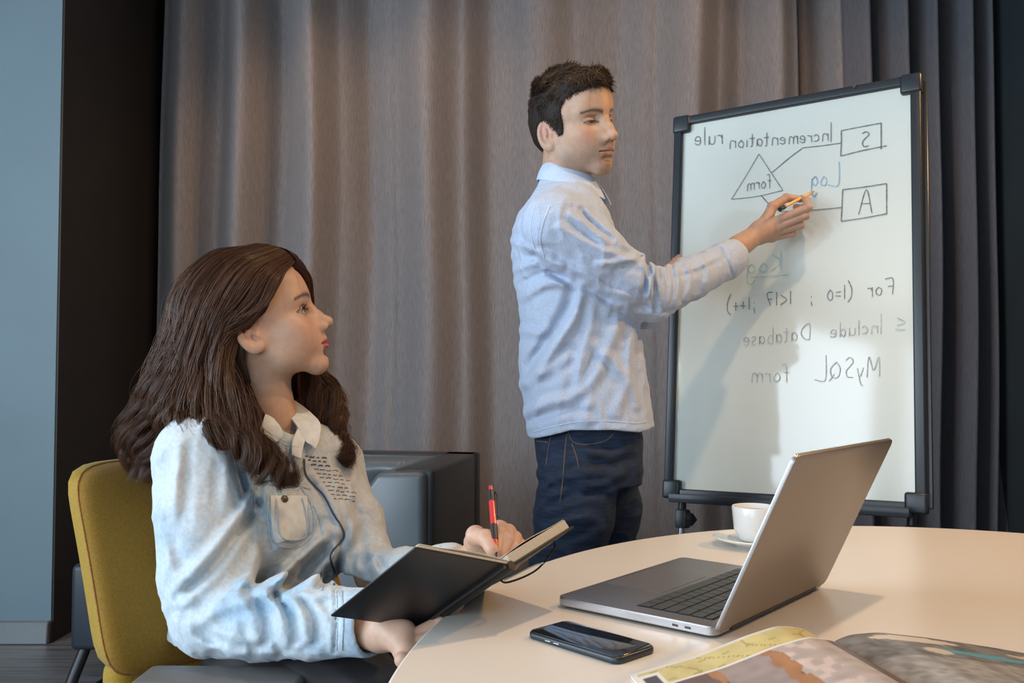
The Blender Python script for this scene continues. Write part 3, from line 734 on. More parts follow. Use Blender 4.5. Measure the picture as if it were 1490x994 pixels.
# handwriting: strokes in letter units (x right, y up), written mirrored on the board
GL = {
 'I': (0.25, [[(0.1, -0.05), (0.12, 1.25)]]), 'l': (0.28, [[(0.1, 0), (0.12, 1.0)]]), 'i': (0.28, [[(0.1, 0), (0.1, 0.5)]]),
 'n': (0.62, [[(0.05, 0), (0.07, 0.5)], [(0.07, 0.38), (0.25, 0.52), (0.42, 0.45), (0.45, 0)]]),
 'm': (0.85, [[(0.05, 0), (0.07, 0.5)], [(0.07, 0.38), (0.2, 0.5), (0.34, 0.42), (0.36, 0)], [(0.36, 0.36), (0.5, 0.5), (0.64, 0.42), (0.67, 0)]]),
 'c': (0.5, [[(0.42, 0.42), (0.25, 0.5), (0.07, 0.3), (0.15, 0.06), (0.42, 0.06)]]),
 'r': (0.45, [[(0.06, 0), (0.08, 0.5)], [(0.08, 0.32), (0.2, 0.48), (0.38, 0.45)]]),
 'e': (0.52, [[(0.08, 0.24), (0.42, 0.3), (0.32, 0.5), (0.12, 0.42), (0.08, 0.15), (0.22, 0.02), (0.44, 0.1)]]),
 't': (0.45, [[(0.2, 0.85), (0.2, 0.1), (0.32, 0)], [(0.03, 0.55), (0.4, 0.57)]]),
 'a': (0.55, [[(0.4, 0.42), (0.2, 0.5), (0.06, 0.25), (0.18, 0.03), (0.38, 0.2), (0.4, 0.48), (0.42, 0.02)]]),
 'o': (0.55, [[(0.25, 0.5), (0.07, 0.3), (0.12, 0.05), (0.33, 0.03), (0.43, 0.25), (0.25, 0.5)]]),
 'u': (0.58, [[(0.06, 0.5), (0.08, 0.1), (0.24, 0.0), (0.4, 0.15), (0.42, 0.5), (0.44, 0)]]),
 'f': (0.45, [[(0.42, 0.9), (0.22, 0.95), (0.16, 0.6), (0.14, -0.1)], [(0.0, 0.45), (0.35, 0.5)]]),
 'L': (0.75, [[(0.08, 1.2), (0.1, 0.0), (0.75, 0.02)]]), 'g': (0.6, [[(0.4, 0.45), (0.2, 0.52), (0.07, 0.25), (0.2, 0.05), (0.4, 0.2), (0.42, 0.45), (0.44, -0.35), (0.25, -0.5), (0.08, -0.35)]]),
 'y': (0.55, [[(0.05, 0.5), (0.22, 0.05)], [(0.42, 0.5), (0.2, -0.25), (0.05, -0.4)]]),
 'S': (0.75, [[(0.55, 0.88), (0.3, 1.0), (0.1, 0.78), (0.5, 0.38), (0.42, 0.05), (0.1, 0.05)]]),
 's': (0.45, [[(0.35, 0.45), (0.18, 0.5), (0.1, 0.35), (0.34, 0.2), (0.28, 0.02), (0.08, 0.04)]]),
 'A': (0.85, [[(0.05, 0), (0.35, 1.0), (0.72, 0.0)], [(0.17, 0.42), (0.62, 0.42)]]),
 'F': (0.7, [[(0.1, 0), (0.1, 0.85), (0.6, 0.88)], [(0.1, 0.45), (0.4, 0.45)]]), 'T': (0.62, [[(0.3, 0), (0.3, 0.85)], [(0.0, 0.85), (0.62, 0.88)]]),
 '(': (0.4, [[(0.32, 1.05), (0.1, 0.6), (0.12, 0.1), (0.34, -0.2)]]), ')': (0.4, [[(0.08, 1.05), (0.3, 0.6), (0.28, 0.1), (0.06, -0.2)]]),
 '=': (0.5, [[(0.05, 0.42), (0.4, 0.42)], [(0.05, 0.2), (0.4, 0.2)]]), '0': (0.5, [[(0.22, 0.6), (0.07, 0.4), (0.1, 0.05), (0.3, 0.03), (0.4, 0.3), (0.22, 0.6)]]),
 ';': (0.35, [[(0.14, 0.42), (0.16, 0.36)], [(0.16, 0.1), (0.08, -0.22)]]), '<': (0.55, [[(0.45, 0.6), (0.06, 0.3), (0.45, 0.05)]]),
 '1': (0.3, [[(0.12, 0), (0.14, 0.8)]]), '7': (0.5, [[(0.05, 0.75), (0.42, 0.75), (0.2, 0)], [(0.12, 0.4), (0.4, 0.4)]]), '+': (0.5, [[(0.05, 0.3), (0.42, 0.32)], [(0.24, 0.08), (0.23, 0.54)]]),
 '#': (0.62, [[(0.5, 0.75), (0.06, 0.5), (0.5, 0.32)]]), 'd': (0.58, [[(0.4, 0.4), (0.2, 0.5), (0.07, 0.25), (0.2, 0.02), (0.4, 0.2)], [(0.42, 1.0), (0.42, 0)]]),
 'D': (0.85, [[(0.1, 0), (0.1, 0.9), (0.5, 0.8), (0.68, 0.42), (0.45, 0.05), (0.1, 0)]]), 'b': (0.55, [[(0.08, 0.95), (0.08, 0.02), (0.3, 0.02), (0.42, 0.25), (0.28, 0.46), (0.08, 0.35)]]),
 'M': (0.95, [[(0.05, 0), (0.12, 0.95), (0.42, 0.35), (0.72, 0.98), (0.82, 0)]]), 'Q': (0.85, [[(0.35, 0.85), (0.1, 0.5), (0.2, 0.08), (0.55, 0.08), (0.68, 0.5), (0.35, 0.85)], [(0.45, 0.25), (0.75, -0.08)]]),
 'K': (0.7, [[(0.1, 1.0), (0.1, 0)], [(0.55, 0.95), (0.12, 0.45), (0.6, 0.0)]]), ' ': (0.5, []), '~': (1.3, []),
}
def strokes_obj(name, strokes, mat_, width, label=None, off=0.0006):
    bm = bmesh.new()
    for st in strokes:
        st = np.array(st, float); n = max(3, int(np.linalg.norm(np.diff(st, axis=0), axis=1).sum()/3)) if len(st) > 2 else 2
        Q = cr(st, n*2 if len(st) > 2 else 8)
        P = np.array([onboard(q[0], q[1], off) for q in Q]); T = np.gradient(P, axis=0); S = np.cross(T, bn); S /= np.linalg.norm(S, axis=1)[:, None]+1e-12
        k = width*0.82*(0.8+0.4*rng.random(len(P)))[:, None]/2
        a = [bm.verts.new(p) for p in P-S*k]; b = [bm.verts.new(p) for p in P+S*k]
        for i in range(len(P)-1): bm.faces.new((a[i], a[i+1], b[i+1], b[i]))
    o = from_bm(name, bm, mat_, wb, False)
    if label: o['label'] = label
    return o
def write(text, x, y, ux, uy, sc, mat_, width, label, asp=1.0):
    """mirrored text: starts at pixel (x,y) and runs along (ux,uy) (leftwards), up is the image up"""
    S = []; cur = 0; e = unit([ux, uy])*asp*sc; up = np.array([0.02, -1.0])*sc
    for ch in text:
        w_, st = GL[ch]
        for s_ in st:
            S.append([np.array([x, y])+e*(cur+p[0])+up*(p[1]+0.02*rng.standard_normal()) for p in s_])
        cur += w_*1.05
    strokes_obj('marker_writing', S, mat_, width, label)
write('Incrementation', 1211, 205, -1, 0.075, 22, M['ink'], 0.0026, 'mirrored word Incrementation in black marker', 0.92)
write('rule', 1052, 209, -1, 0.075, 26, M['ink'], 0.0026, 'mirrored word rule in black marker', 0.88)
write('form', 1122, 272, -1, 0.16, 20, M['ink'], 0.0024, 'mirrored word form inside the triangle', 0.8)
write('S', 1266, 213, -1, 0.1, 22, M['ink'], 0.0030, 'mirrored letter S inside the upper box', 1.0)
write('A', 1270, 310, -1, 0.06, 34, M['ink'], 0.0028, 'letter A inside the lower box', 0.85)
write('Log', 1222, 268, -1, 0.1, 27, M['ink_blue'], 0.0030, 'mirrored word Log in blue marker', 0.85)
write('Kog', 1139, 392, -1, 0.16, 27, M['ink_teal'], 0.0026, 'faint mirrored word in teal marker', 1.1)
write('For', 1301, 428, -1, 0.11, 27, M['ink'], 0.0026, 'mirrored word for in black marker', 0.86)
write('(1=0', 1241, 434, -1, 0.08, 25, M['ink'], 0.0026, 'mirrored first part of the loop condition', 0.9)
write(';', 1183, 440, -1, 0.08, 22, M['ink'], 0.0026, 'mirrored semicolon before the loop condition', 0.82)
write('1<17', 1153, 442, -1, 0.08, 24, M['ink'], 0.0026, 'mirrored middle part of the loop condition', 0.95)
write(';1++)', 1100, 450, -1, 0.10, 24, M['ink'], 0.0026, 'mirrored last part of the loop condition', 0.86)
write('#', 1318, 482, -1, 0.05, 26, M['ink_pale'], 0.0026, 'mirrored opening sign in faded marker', 1.0)
strokes_obj('marker_writing', [[(1317, 480), (1310, 480), (1303, 479)]], M['ink_pale'], 0.0026, 'short faded stroke under the opening sign')
write('Include', 1284, 484, -1, 0.10, 22, M['ink_pale'], 0.0026, 'mirrored word Include in faded marker', 1.02)
write('Database', 1180, 494, -1, 0.10, 25, M['ink_pale'], 0.0026, 'mirrored word Database in faded marker', 0.86)
write('MySQL', 1281, 548, -1, 0.06, 30, M['ink_pale'], 0.0028, 'mirrored word MySQL in faded marker', 0.80)
write('form', 1148, 554, -1, 0.06, 26, M['ink_pale'], 0.0024, 'faint mirrored word form at the end of the last line', 0.95)
strokes_obj('marker_drawing', [[(1104, 224), (1084, 258), (1064, 290)], [(1104, 224), (1121, 250), (1139, 277)], [(1064, 290), (1100, 286), (1139, 277)]], M['ink'], 0.0022, 'triangle drawn in thin black marker')
strokes_obj('marker_drawing', [[(1224, 190), (1255, 184), (1282, 179)], [(1282, 179), (1282, 198), (1282, 217)], [(1224, 190), (1224, 208), (1223, 227)], [(1223, 227), (1255, 219), (1290, 212)]], M['ink'], 0.0032, 'upper drawn box around the letter S')
strokes_obj('marker_drawing', [[(1226, 276), (1258, 272), (1290, 267)], [(1290, 267), (1290, 290), (1290, 312)], [(1226, 276), (1225, 300), (1224, 322)], [(1224, 322), (1258, 317), (1290, 311)]], M['ink'], 0.0032, 'lower drawn box around the letter A')
strokes_obj('marker_drawing', [[(1123, 251), (1148, 230), (1168, 215)], [(1168, 215), (1196, 212), (1224, 208)]], M['ink'], 0.0026, 'bent line from the triangle to the upper box')
strokes_obj('marker_drawing', [[(1107, 284), (1120, 298), (1135, 308)], [(1135, 308), (1180, 306), (1224, 302)]], M['ink'], 0.0026, 'bent line from the triangle to the lower box')
strokes_obj('marker_drawing', [[(1092, 404), (1120, 402), (1148, 400)]], M['ink_teal'], 0.0024, 'teal underline')

# ------------------------------------------------------------------ the round table
def table():
    t = thing('table', 'large round cream table with laptop, phone and magazine on it', 'table', (0.65, 1.0, 0))
    th = np.linspace(0, 2*PI, 160, endpoint=False)
    r = 0.85-0.072*np.cos(2*th)+0.033*np.sin(2*th)
    pr = [(0.0, 0.0), (-0.05, 0.0), (-0.004, 0.0), (0.0, -0.003), (0.0, -0.022), (-0.012, -0.028), (-0.4, -0.028)]
    bm = bmesh.new(); rings = []
    for dr, dz in pr[1:]:
        rings.append([bm.verts.new((0.65+(a+dr)*math.cos(q), 1.0+(a+dr)*math.sin(q), 0.74+dz)) for a, q in zip(r, th)])
    bm.faces.new(rings[0]); bm.faces.new(rings[-1][::-1])
    for i in range(len(rings)-1):
        for j in range(160): bm.faces.new((rings[i][j], rings[i+1][j], rings[i+1][(j+1) % 160], rings[i][(j+1) % 160]))
    bmesh.ops.recalc_face_normals(bm, faces=bm.faces)
    from_bm('tabletop', bm, M['table'], t, True, 30)
    lathe('pedestal', [(0.0001, 0.0), (0.33, 0.0), (0.33, 0.012), (0.06, 0.03), (0.045, 0.06), (0.045, 0.66), (0.10, 0.712), (0.0001, 0.712)], (0.75, 0.95, 0), M['steel'], t)
table()
TZ = 0.74

# ------------------------------------------------------------------ laptop
def laptop():
    th, tilt = -0.7013, 1.134; A0 = np.array([0.0619, 1.2542, 0]); a = np.array([math.cos(th), math.sin(th), 0]); b = np.array([-math.sin(th), math.cos(th), 0])
    D_, W_ = 0.241, 0.349; zt = TZ+0.0155; R = np.stack([a, b, [0, 0, 1]], 1)
    t = thing('laptop', 'open grey aluminium laptop with its lid towards the camera', 'laptop', A0+[0.1, 0.1, TZ])
    def at(x, y, z): return A0+a*x+b*y+np.array([0, 0, z])
    def rr_slab(x0, x1, y0, y1, z0, z1, rad, name, m, xf=at, bev=0.0012):
        bm = bmesh.new(); pts = []
        for (cx, cy, q0) in ((x1-rad, y1-rad, 0), (x0+rad, y1-rad, PI/2), (x0+rad, y0+rad, PI), (x1-rad, y0+rad, 1.5*PI)):
            for q in np.linspace(q0, q0+PI/2, 7): pts.append((cx+rad*math.cos(q), cy+rad*math.sin(q)))
        lo = [bm.verts.new(xf(x, y, z0)) for x, y in pts]; hi = [bm.verts.new(xf(x, y, z1)) for x, y in pts]
        bm.faces.new(lo[::-1]); bm.faces.new(hi); n = len(pts)
        for i in range(n): bm.faces.new((lo[i], lo[(i+1) % n], hi[(i+1) % n], hi[i]))
        bmesh.ops.recalc_face_normals(bm, faces=bm.faces)
        if bev:
            es = [e for e in bm.edges if (e.verts[0] in hi) == (e.verts[1] in hi)]
            bmesh.ops.bevel(bm, geom=es, offset=bev, segments=2, profile=0.5, affect='EDGES')
        return from_bm(name, bm, m, t, True, 40)
    base = rr_slab(0, D_, 0, W_, zt-0.0125, zt, 0.012, 'base', [M['alu']])
    rr_slab(0.004, D_-0.004, 0.004, W_-0.004, TZ+0.0008, zt-0.012, 0.012, 'underside', M['black'])
    kb = rr_slab(0.113, 0.226, 0.026, W_-0.026, zt-0.0004, zt+0.0003, 0.003, 'keyboard', M['key_deck'], bev=0)
    rr_slab(0.010, 0.103, 0.107, 0.242, zt-0.0003, zt+0.0004, 0.004, 'trackpad', M['trackpad'], bev=0)
    # edge band, brighter where the metal turns
    rr_slab(-0.0004, D_+0.0004, -0.0004, W_+0.0004, zt-0.0108, zt-0.0030, 0.012, 'side_band', M['alu_edge'], bev=0)
    for x in (0.187, 0.205): box('port', at(x, -0.0003, zt-0.0068), (0.0085, 0.001, 0.003), M['glass_black'], t, R, 0.0003, 1)
    # keys: rows from the front (space row) to the hinge, shared meshes
    kd = {}
    rows = [(0.124, [1, 1, 1, 1.25, 5.4, 1.25, 1, 1, 1]), (0.1435, [2.3]+[1]*10+[2.3]), (0.163, [1.8]+[1]*11+[1.75]), (0.1825, [1.5]+[1]*12+[1.0]), (0.202, [1]*13+[1.5]), (0.2185, [1.05]*14)]
    for x, ws in rows:
        tot = sum(ws); pit = (W_-0.056)/tot; y = 0.028
        for w_ in ws:
            ky = w_*pit-0.0026; kx = 0.0165 if x < 0.21 else 0.0095; key_ = (round(ky, 4), kx)
            if key_ not in kd:
                bm = bmesh.new(); box_bm(bm, (0, 0, 0), (kx, ky, 0.0016), None, 0.0006, 1)
                me = bpy.data.meshes.new('key'); bm.to_mesh(me); bm.free(); me.materials.append(M['key']); kd[key_] = me
            o = bpy.data.objects.new('key', kd[key_]); C.objects.link(o); o.parent = kb
            p = at(x, y+w_*pit/2, zt+0.0010); o.location = Vector([float(v) for v in p]); o.rotation_euler = (0, 0, th)
            y += w_*pit
    # lid
    ct, st = math.cos(tilt), math.sin(tilt); la = a*ct+np.array([0, 0, st]); ln = a*st-np.array([0, 0, ct])    # outward normal
    H0 = A0+a*(D_-0.002)+np.array([0, 0, zt-0.006])
    def lat(x, y, z): return H0+la*x+b*y+ln*z
    rr_slab(0.0, D_+0.004, 0, W_, 0.0008, 0.0055, 0.011, 'lid', M['alu'], lat, 0.0010)
    rr_slab(-0.0002, D_+0.0042, -0.0002, W_+0.0002, 0.0002, 0.0026, 0.011, 'lid_edge', M['alu_edge'], lat, 0.0004)
    rr_slab(0.004, D_, 0.004, W_-0.004, -0.0009, 0.0004, 0.009, 'screen', M['glass_black'], lat, 0)
    tube('hinge', [at(D_-0.001, 0.04, zt-0.006), at(D_-0.001, W_-0.04, zt-0.006)], 0.0055, M['black'], t, 12)
laptop()

# ------------------------------------------------------------------ phone
def phone():
    p0 = np.array([0.0171, 1.1088, 0]); q = -0.8256; a = np.array([math.cos(q), math.sin(q), 0]); b = np.array([-math.sin(q), math.cos(q), 0])
    t = thing('phone', 'black smartphone lying screen up beside the laptop', 'phone', p0+[0.05, 0, TZ])
    def slab(x0, x1, y0, y1, z0, z1, rad, name, m, bev):
        bm = bmesh.new(); pts = []
        for (cx, cy, q0) in ((x1-rad, y1-rad, 0), (x0+rad, y1-rad, PI/2), (x0+rad, y0+rad, PI), (x1-rad, y0+rad, 1.5*PI)):
            for w_ in np.linspace(q0, q0+PI/2, 8): pts.append((cx+rad*math.cos(w_), cy+rad*math.sin(w_)))
        lo = [bm.verts.new(p0+a*x+b*y+np.array([0, 0, z0])) for x, y in pts]; hi = [bm.verts.new(p0+a*x+b*y+np.array([0, 0, z1])) for x, y in pts]
        bm.faces.new(lo[::-1]); bm.faces.new(hi); n = len(pts)
        for i in range(n): bm.faces.new((lo[i], lo[(i+1) % n], hi[(i+1) % n], hi[i]))
        bmesh.ops.recalc_face_normals(bm, faces=bm.faces)
        if bev: bmesh.ops.bevel(bm, geom=[e for e in bm.edges if (e.verts[0] in hi) == (e.verts[1] in hi)], offset=bev, segments=3, profile=0.5, affect='EDGES')
        return from_bm(name, bm, m, t, True, 40)
    slab(0, 0.146, 0, 0.072, TZ+0.0002, TZ+0.0086, 0.011, 'body', M['frame'], 0.003)
    slab(0.002, 0.144, 0.002, 0.070, TZ+0.0084, TZ+0.0092, 0.0095, 'screen', M['glass_black'], 0.0004)
    for x in (0.038, 0.052): 
        c = p0+a*x-b*0.0003+np.array([0, 0, TZ+0.0045]); box('side_button', c, (0.009, 0.001, 0.002), M['steel'], t, np.stack([a, b, [0, 0, 1]], 1), 0.0004, 1)
phone()

# ------------------------------------------------------------------ cup and saucer
def cup():
    c = (0.458, 1.70)
    s = lathe('saucer', [(0.0001, 0.004), (0.025, 0.004), (0.027, 0.0), (0.036, 0.0), (0.04, 0.004), (0.075, 0.014), (0.077, 0.016), (0.074, 0.018), (0.045, 0.010), (0.0001, 0.008)], (c[0], c[1], TZ), M['porcelain'])
    tag(s, 'white saucer under the coffee cup', 'saucer')
    t = thing('coffee_cup', 'white coffee cup half hidden behind the laptop lid', 'cup', (c[0], c[1], TZ+0.0085))
    z = TZ+0.0105
    lathe('cup_body', [(0.0001, 0.0), (0.026, 0.0), (0.030, 0.004), (0.038, 0.022), (0.0415, 0.062), (0.0405, 0.064), (0.039, 0.062), (0.0355, 0.022), (0.02, 0.008), (0.0001, 0.006)], (c[0], c[1], z), M['porcelain'], t)
    lathe('coffee', [(0.0001, 0.0545), (0.0380, 0.0545), (0.0380, 0.050), (0.0001, 0.050)], (c[0], c[1], z), M['coffee'], t)
    d = unit([1, 0.4, 0]); c3 = np.array([c[0], c[1], z])
    tube('handle', [c3+d*0.037+[0, 0, 0.05], c3+d*0.06+[0, 0, 0.052], c3+d*0.066+[0, 0, 0.035], c3+d*0.052+[0, 0, 0.018], c3+d*0.034+[0, 0, 0.015]], 0.0038, M['porcelain'], t, 10, 24)
cup()

# ------------------------------------------------------------------ magazine
M['print_page'] = mat('printed glossy page', (0.8, 0.8, 0.8), 0.35, attr=True, spec=0.4)
def magazine():
    S0 = np.array([0.366, 1.052]); t = thing('magazine', 'open magazine with curling yellow and photo pages near the table edge', 'magazine', (S0[0], S0[1], TZ))
    eL = np.array([0.126, 0.967]); eR = np.array([0.610, 0.985]); vd = unit([0.16, -0.985])
    def leaf(name, e, prof, v0, v1, colf, lift=0.0, th=0.0006, m=110, n=80, back=0.0):
        G = np.zeros((m, n, 3)); K = np.zeros((m, n, 3))
        for i in range(m):
            s = i/(m-1); z = np.interp(s, prof[0], prof[1])
            for j in range(n):
                v = v0+(v1-v0)*j/(n-1); p = S0+(e-S0)*s+vd*v
                G[i, j] = (p[0], p[1], TZ+z+lift-back*j/(n-1))
        # smooth the profile
        for _ in range(12): G[1:-1, :, 2] = (G[:-2, :, 2]+2*G[1:-1, :, 2]+G[2:, :, 2])/4
        o = sheet(name, G, th, M['print_page'], t)
        s, v = np.meshgrid(np.linspace(0, 1, m), np.linspace(0, 1, n)*(v1-v0)+v0, indexing='ij')
        K = colf(s, v).reshape(-1, 3); K = np.vstack([K, K]); a = o.data.color_attributes.new('Col', 'FLOAT_COLOR', 'POINT')
        cc = np.ones((len(K), 4), np.float32); cc[:, :3] = K; a.data.foreach_set('color', cc.ravel()); return o
    def fb(s, v, sc, sd): return vnoise(np.stack([s*sc, v*sc*4, 0*s], -1).reshape(-1, 3), 1.0, sd).reshape(s.shape)
    white = np.array([0.78, 0.74, 0.66])
    def yellow(s, v):
        K = np.ones(s.shape+(3,))*np.array([0.62, 0.52, 0.23]); K *= (1+0.13*fb(s, v, 9, 1)+0.08*fb(s, v, 30, 2))[..., None]
        for k in range(4):          # thin map lines
            l = np.abs(s-0.25*k-0.1-0.12*np.sin(v*40+k)); K[l < 0.006] = (0.40, 0.32, 0.10)
        l = np.abs((v*9+0.3*s) % 0.25-0.12); K[l < 0.006] = (0.42, 0.35, 0.12)
        K[s > 0.975] = white; K[v < 0.004] = white*0.9
        d = (s > 0.90)*(s < 0.965)*(v > 0.020)*(v < 0.2); K[(s > 0.885)*(v > 0.012)] = white; K[d] = (0.09, 0.08, 0.09)
        return K
    def photo(s, v):
        n1 = fb(s, v, 5, 5); n2 = fb(s, v, 22, 6); K = np.ones(s.shape+(3,))*np.array([0.17, 0.11, 0.10])
        K[(s > 0.18)*(s < 0.46)] = (0.50, 0.42, 0.38); K[(s > 0.50)*(s < 0.74)] = (0.34, 0.27, 0.25)
        edge = (np.abs(s-0.48+0.03*n2) < 0.035)+(np.abs(s-0.76+0.02*n2) < 0.02); K[edge] = (0.40, 0.20, 0.10)
        K[(s > 0.30)*(s < 0.44)*(n2 > 0.1)] = (0.62, 0.50, 0.45); K[(s < 0.17)*(v < 0.16)] = (0.14, 0.09, 0.085)
        K *= (1+0.15*n2)[..., None]
        b = (v-0.0 < 0.010)+(s < 0.02)+(s > 0.985)
        v_ = v-v.min(); K[(v_ < 0.005)] = white; K[s < 0.025] = white; return K
    def grey(s, v):
        n2 = fb(s, v, 40, 7); n1 = fb(s, v*0.3, 18, 8); K = np.ones(s.shape+(3,))*np.array([0.20, 0.185, 0.17]); K *= (1+0.35*n2+0.25*n1)[..., None]
        x = s; y = v/0.2
        lens = (np.abs(x-0.33)/0.18)**2+((y-0.085)/0.055)**2 < 1; K[lens] = (0.66, 0.56, 0.44)
        teal = (np.abs(x-0.52)/0.20)**2+((y-0.27-(x-0.5)*0.05)/0.045)**2 < 1; K[teal] = (0.12, 0.34, 0.40)
        w = (np.abs(x-0.34)/0.05)**2+((y-0.29)/0.06)**2 < 1; K[w] = (0.60, 0.52, 0.40)
        w2 = (np.abs(x-0.80)/0.14)**2+((y-0.16)/0.035)**2 < 1; K[w2] = (0.60, 0.48, 0.36)
        low = y > 0.42; K[low] = K[low]*1.35+np.array([0.05, 0.04, 0.03])
        K[v < 0.0035] = (0.14, 0.12, 0.11); return K
    plain = lambda s, v: np.ones(s.shape+(3,))*white
    # page stacks beneath
    leaf('page_block', eL, ([0, 0.06, 0.25, 0.6, 1], [0.004, 0.010, 0.020, 0.008, 0.0012]), 0.004, 0.29, plain, 0.0, 0.002, 40, 6)
    leaf('page_block', eR, ([0, 0.06, 0.3, 0.7, 1], [0.004, 0.012, 0.016, 0.010, 0.002]), 0.004, 0.29, plain, 0.0, 0.002, 40, 6)
    o = leaf('page', eL, ([0, 0.04, 0.12, 0.26, 0.42, 0.7, 1], [0.006, 0.016, 0.030, 0.037, 0.030, 0.013, 0.002]), 0.0, 0.29, yellow); o['label'] = 'yellow map page rising in a curl'
    o = leaf('page', eL+np.array([0.012, 0]), ([0, 0.04, 0.12, 0.26, 0.42, 0.7, 1], [0.008, 0.018, 0.031, 0.038, 0.033, 0.018, 0.008]), 0.062, 0.29, photo, 0.004); o['label'] = 'brown photo page with a white border'
    o = leaf('page', eR, ([0, 0.03, 0.1, 0.22, 0.42, 0.7, 1], [0.006, 0.013, 0.022, 0.027, 0.025, 0.019, 0.010]), 0.0, 0.29, grey); o['label'] = 'grey photo page with a pale oval and a teal stripe'
magazine()

# ------------------------------------------------------------------ notebook held by the woman
NV = np.array([0.0, 1.12, 0.826]); NS = np.array([-0.127, 0.13, -0.116]); NWl = np.array([-0.100, -0.082, 0.043]); NWr = np.array([0.072, 0.098, 0.024])
def notebook():
    t = thing('notebook', 'open black notebook with cream pages held against the table edge', 'notebook', NV)
    s = unit(NS); L = 0.208
    for w, k in ((NWl, -1), (NWr, 1)):
        w1 = unit(w-s*(w@s)); nrm = np.cross(w1, s); nrm = nrm if nrm[2] > 0 else -nrm; R = np.stack([w1, s, nrm], 1); Wd = 0.138
        c = NV+w1*(Wd/2+0.003)+s*(L/2)
        o = box('cover', c, (Wd, L, 0.0028), M['cover'], t, R, 0.0012, 2)
        th = 0.0045 if k < 0 else 0.013
        bm = bmesh.new(); box_bm(bm, c+nrm*(0.0016+th/2)-w1*0.002, (Wd-0.006, L-0.006, th), R, 0.001, 1)
        from_bm('page_block', bm, M['paper'], t, True, 40)
        m, n = 20, 8; G = np.zeros((m, n, 3))
        for i in range(m):
            for j in range(n):
                x = i/(m-1); h_ = 0.003*math.sin(PI*min(1, x*1.3))*(1 if k < 0 else 0.7)
                G[i, j] = NV+w1*(0.003+x*(Wd-0.008))+s*(0.003+j/(n-1)*(L-0.006))+nrm*(0.0024+th+h_)
        sheet('page', G, 0.0006, M['page'], t)
    tube('spine', [NV-s*0.0, NV+s*L], 0.0062, M['cover'], t, 10)
    tube('spine_groove', [NV+unit(NWl)*0.012-np.array([0, 0.003, 0.004]), NV+s*L+unit(NWl)*0.012-np.array([0, 0.003, 0.004])], 0.0022, M['cover'], t, 8)
    # elastic band loop hanging under the right cover
    a = NV+unit(NWr)*0.118+s*0.02; b = NV+s*0.05+unit(NWr)*0.02
    tube('elastic_band', [a, a+[0.0, -0.003, -0.012], (a+b)/2+[0.012, -0.006, -0.016], b+[0.012, -0.003, -0.008], b+[0, 0, -0.002]], 0.0013, M['cover'], t, 6, 30)
    tube('ribbon', [b+[0.008, 0, -0.006], (a+b)/2+[0.006, -0.004, -0.012], (a+b)/2+[0.022, -0.006, -0.006]], 0.0010, M['page'], t, 6, 20)
notebook()

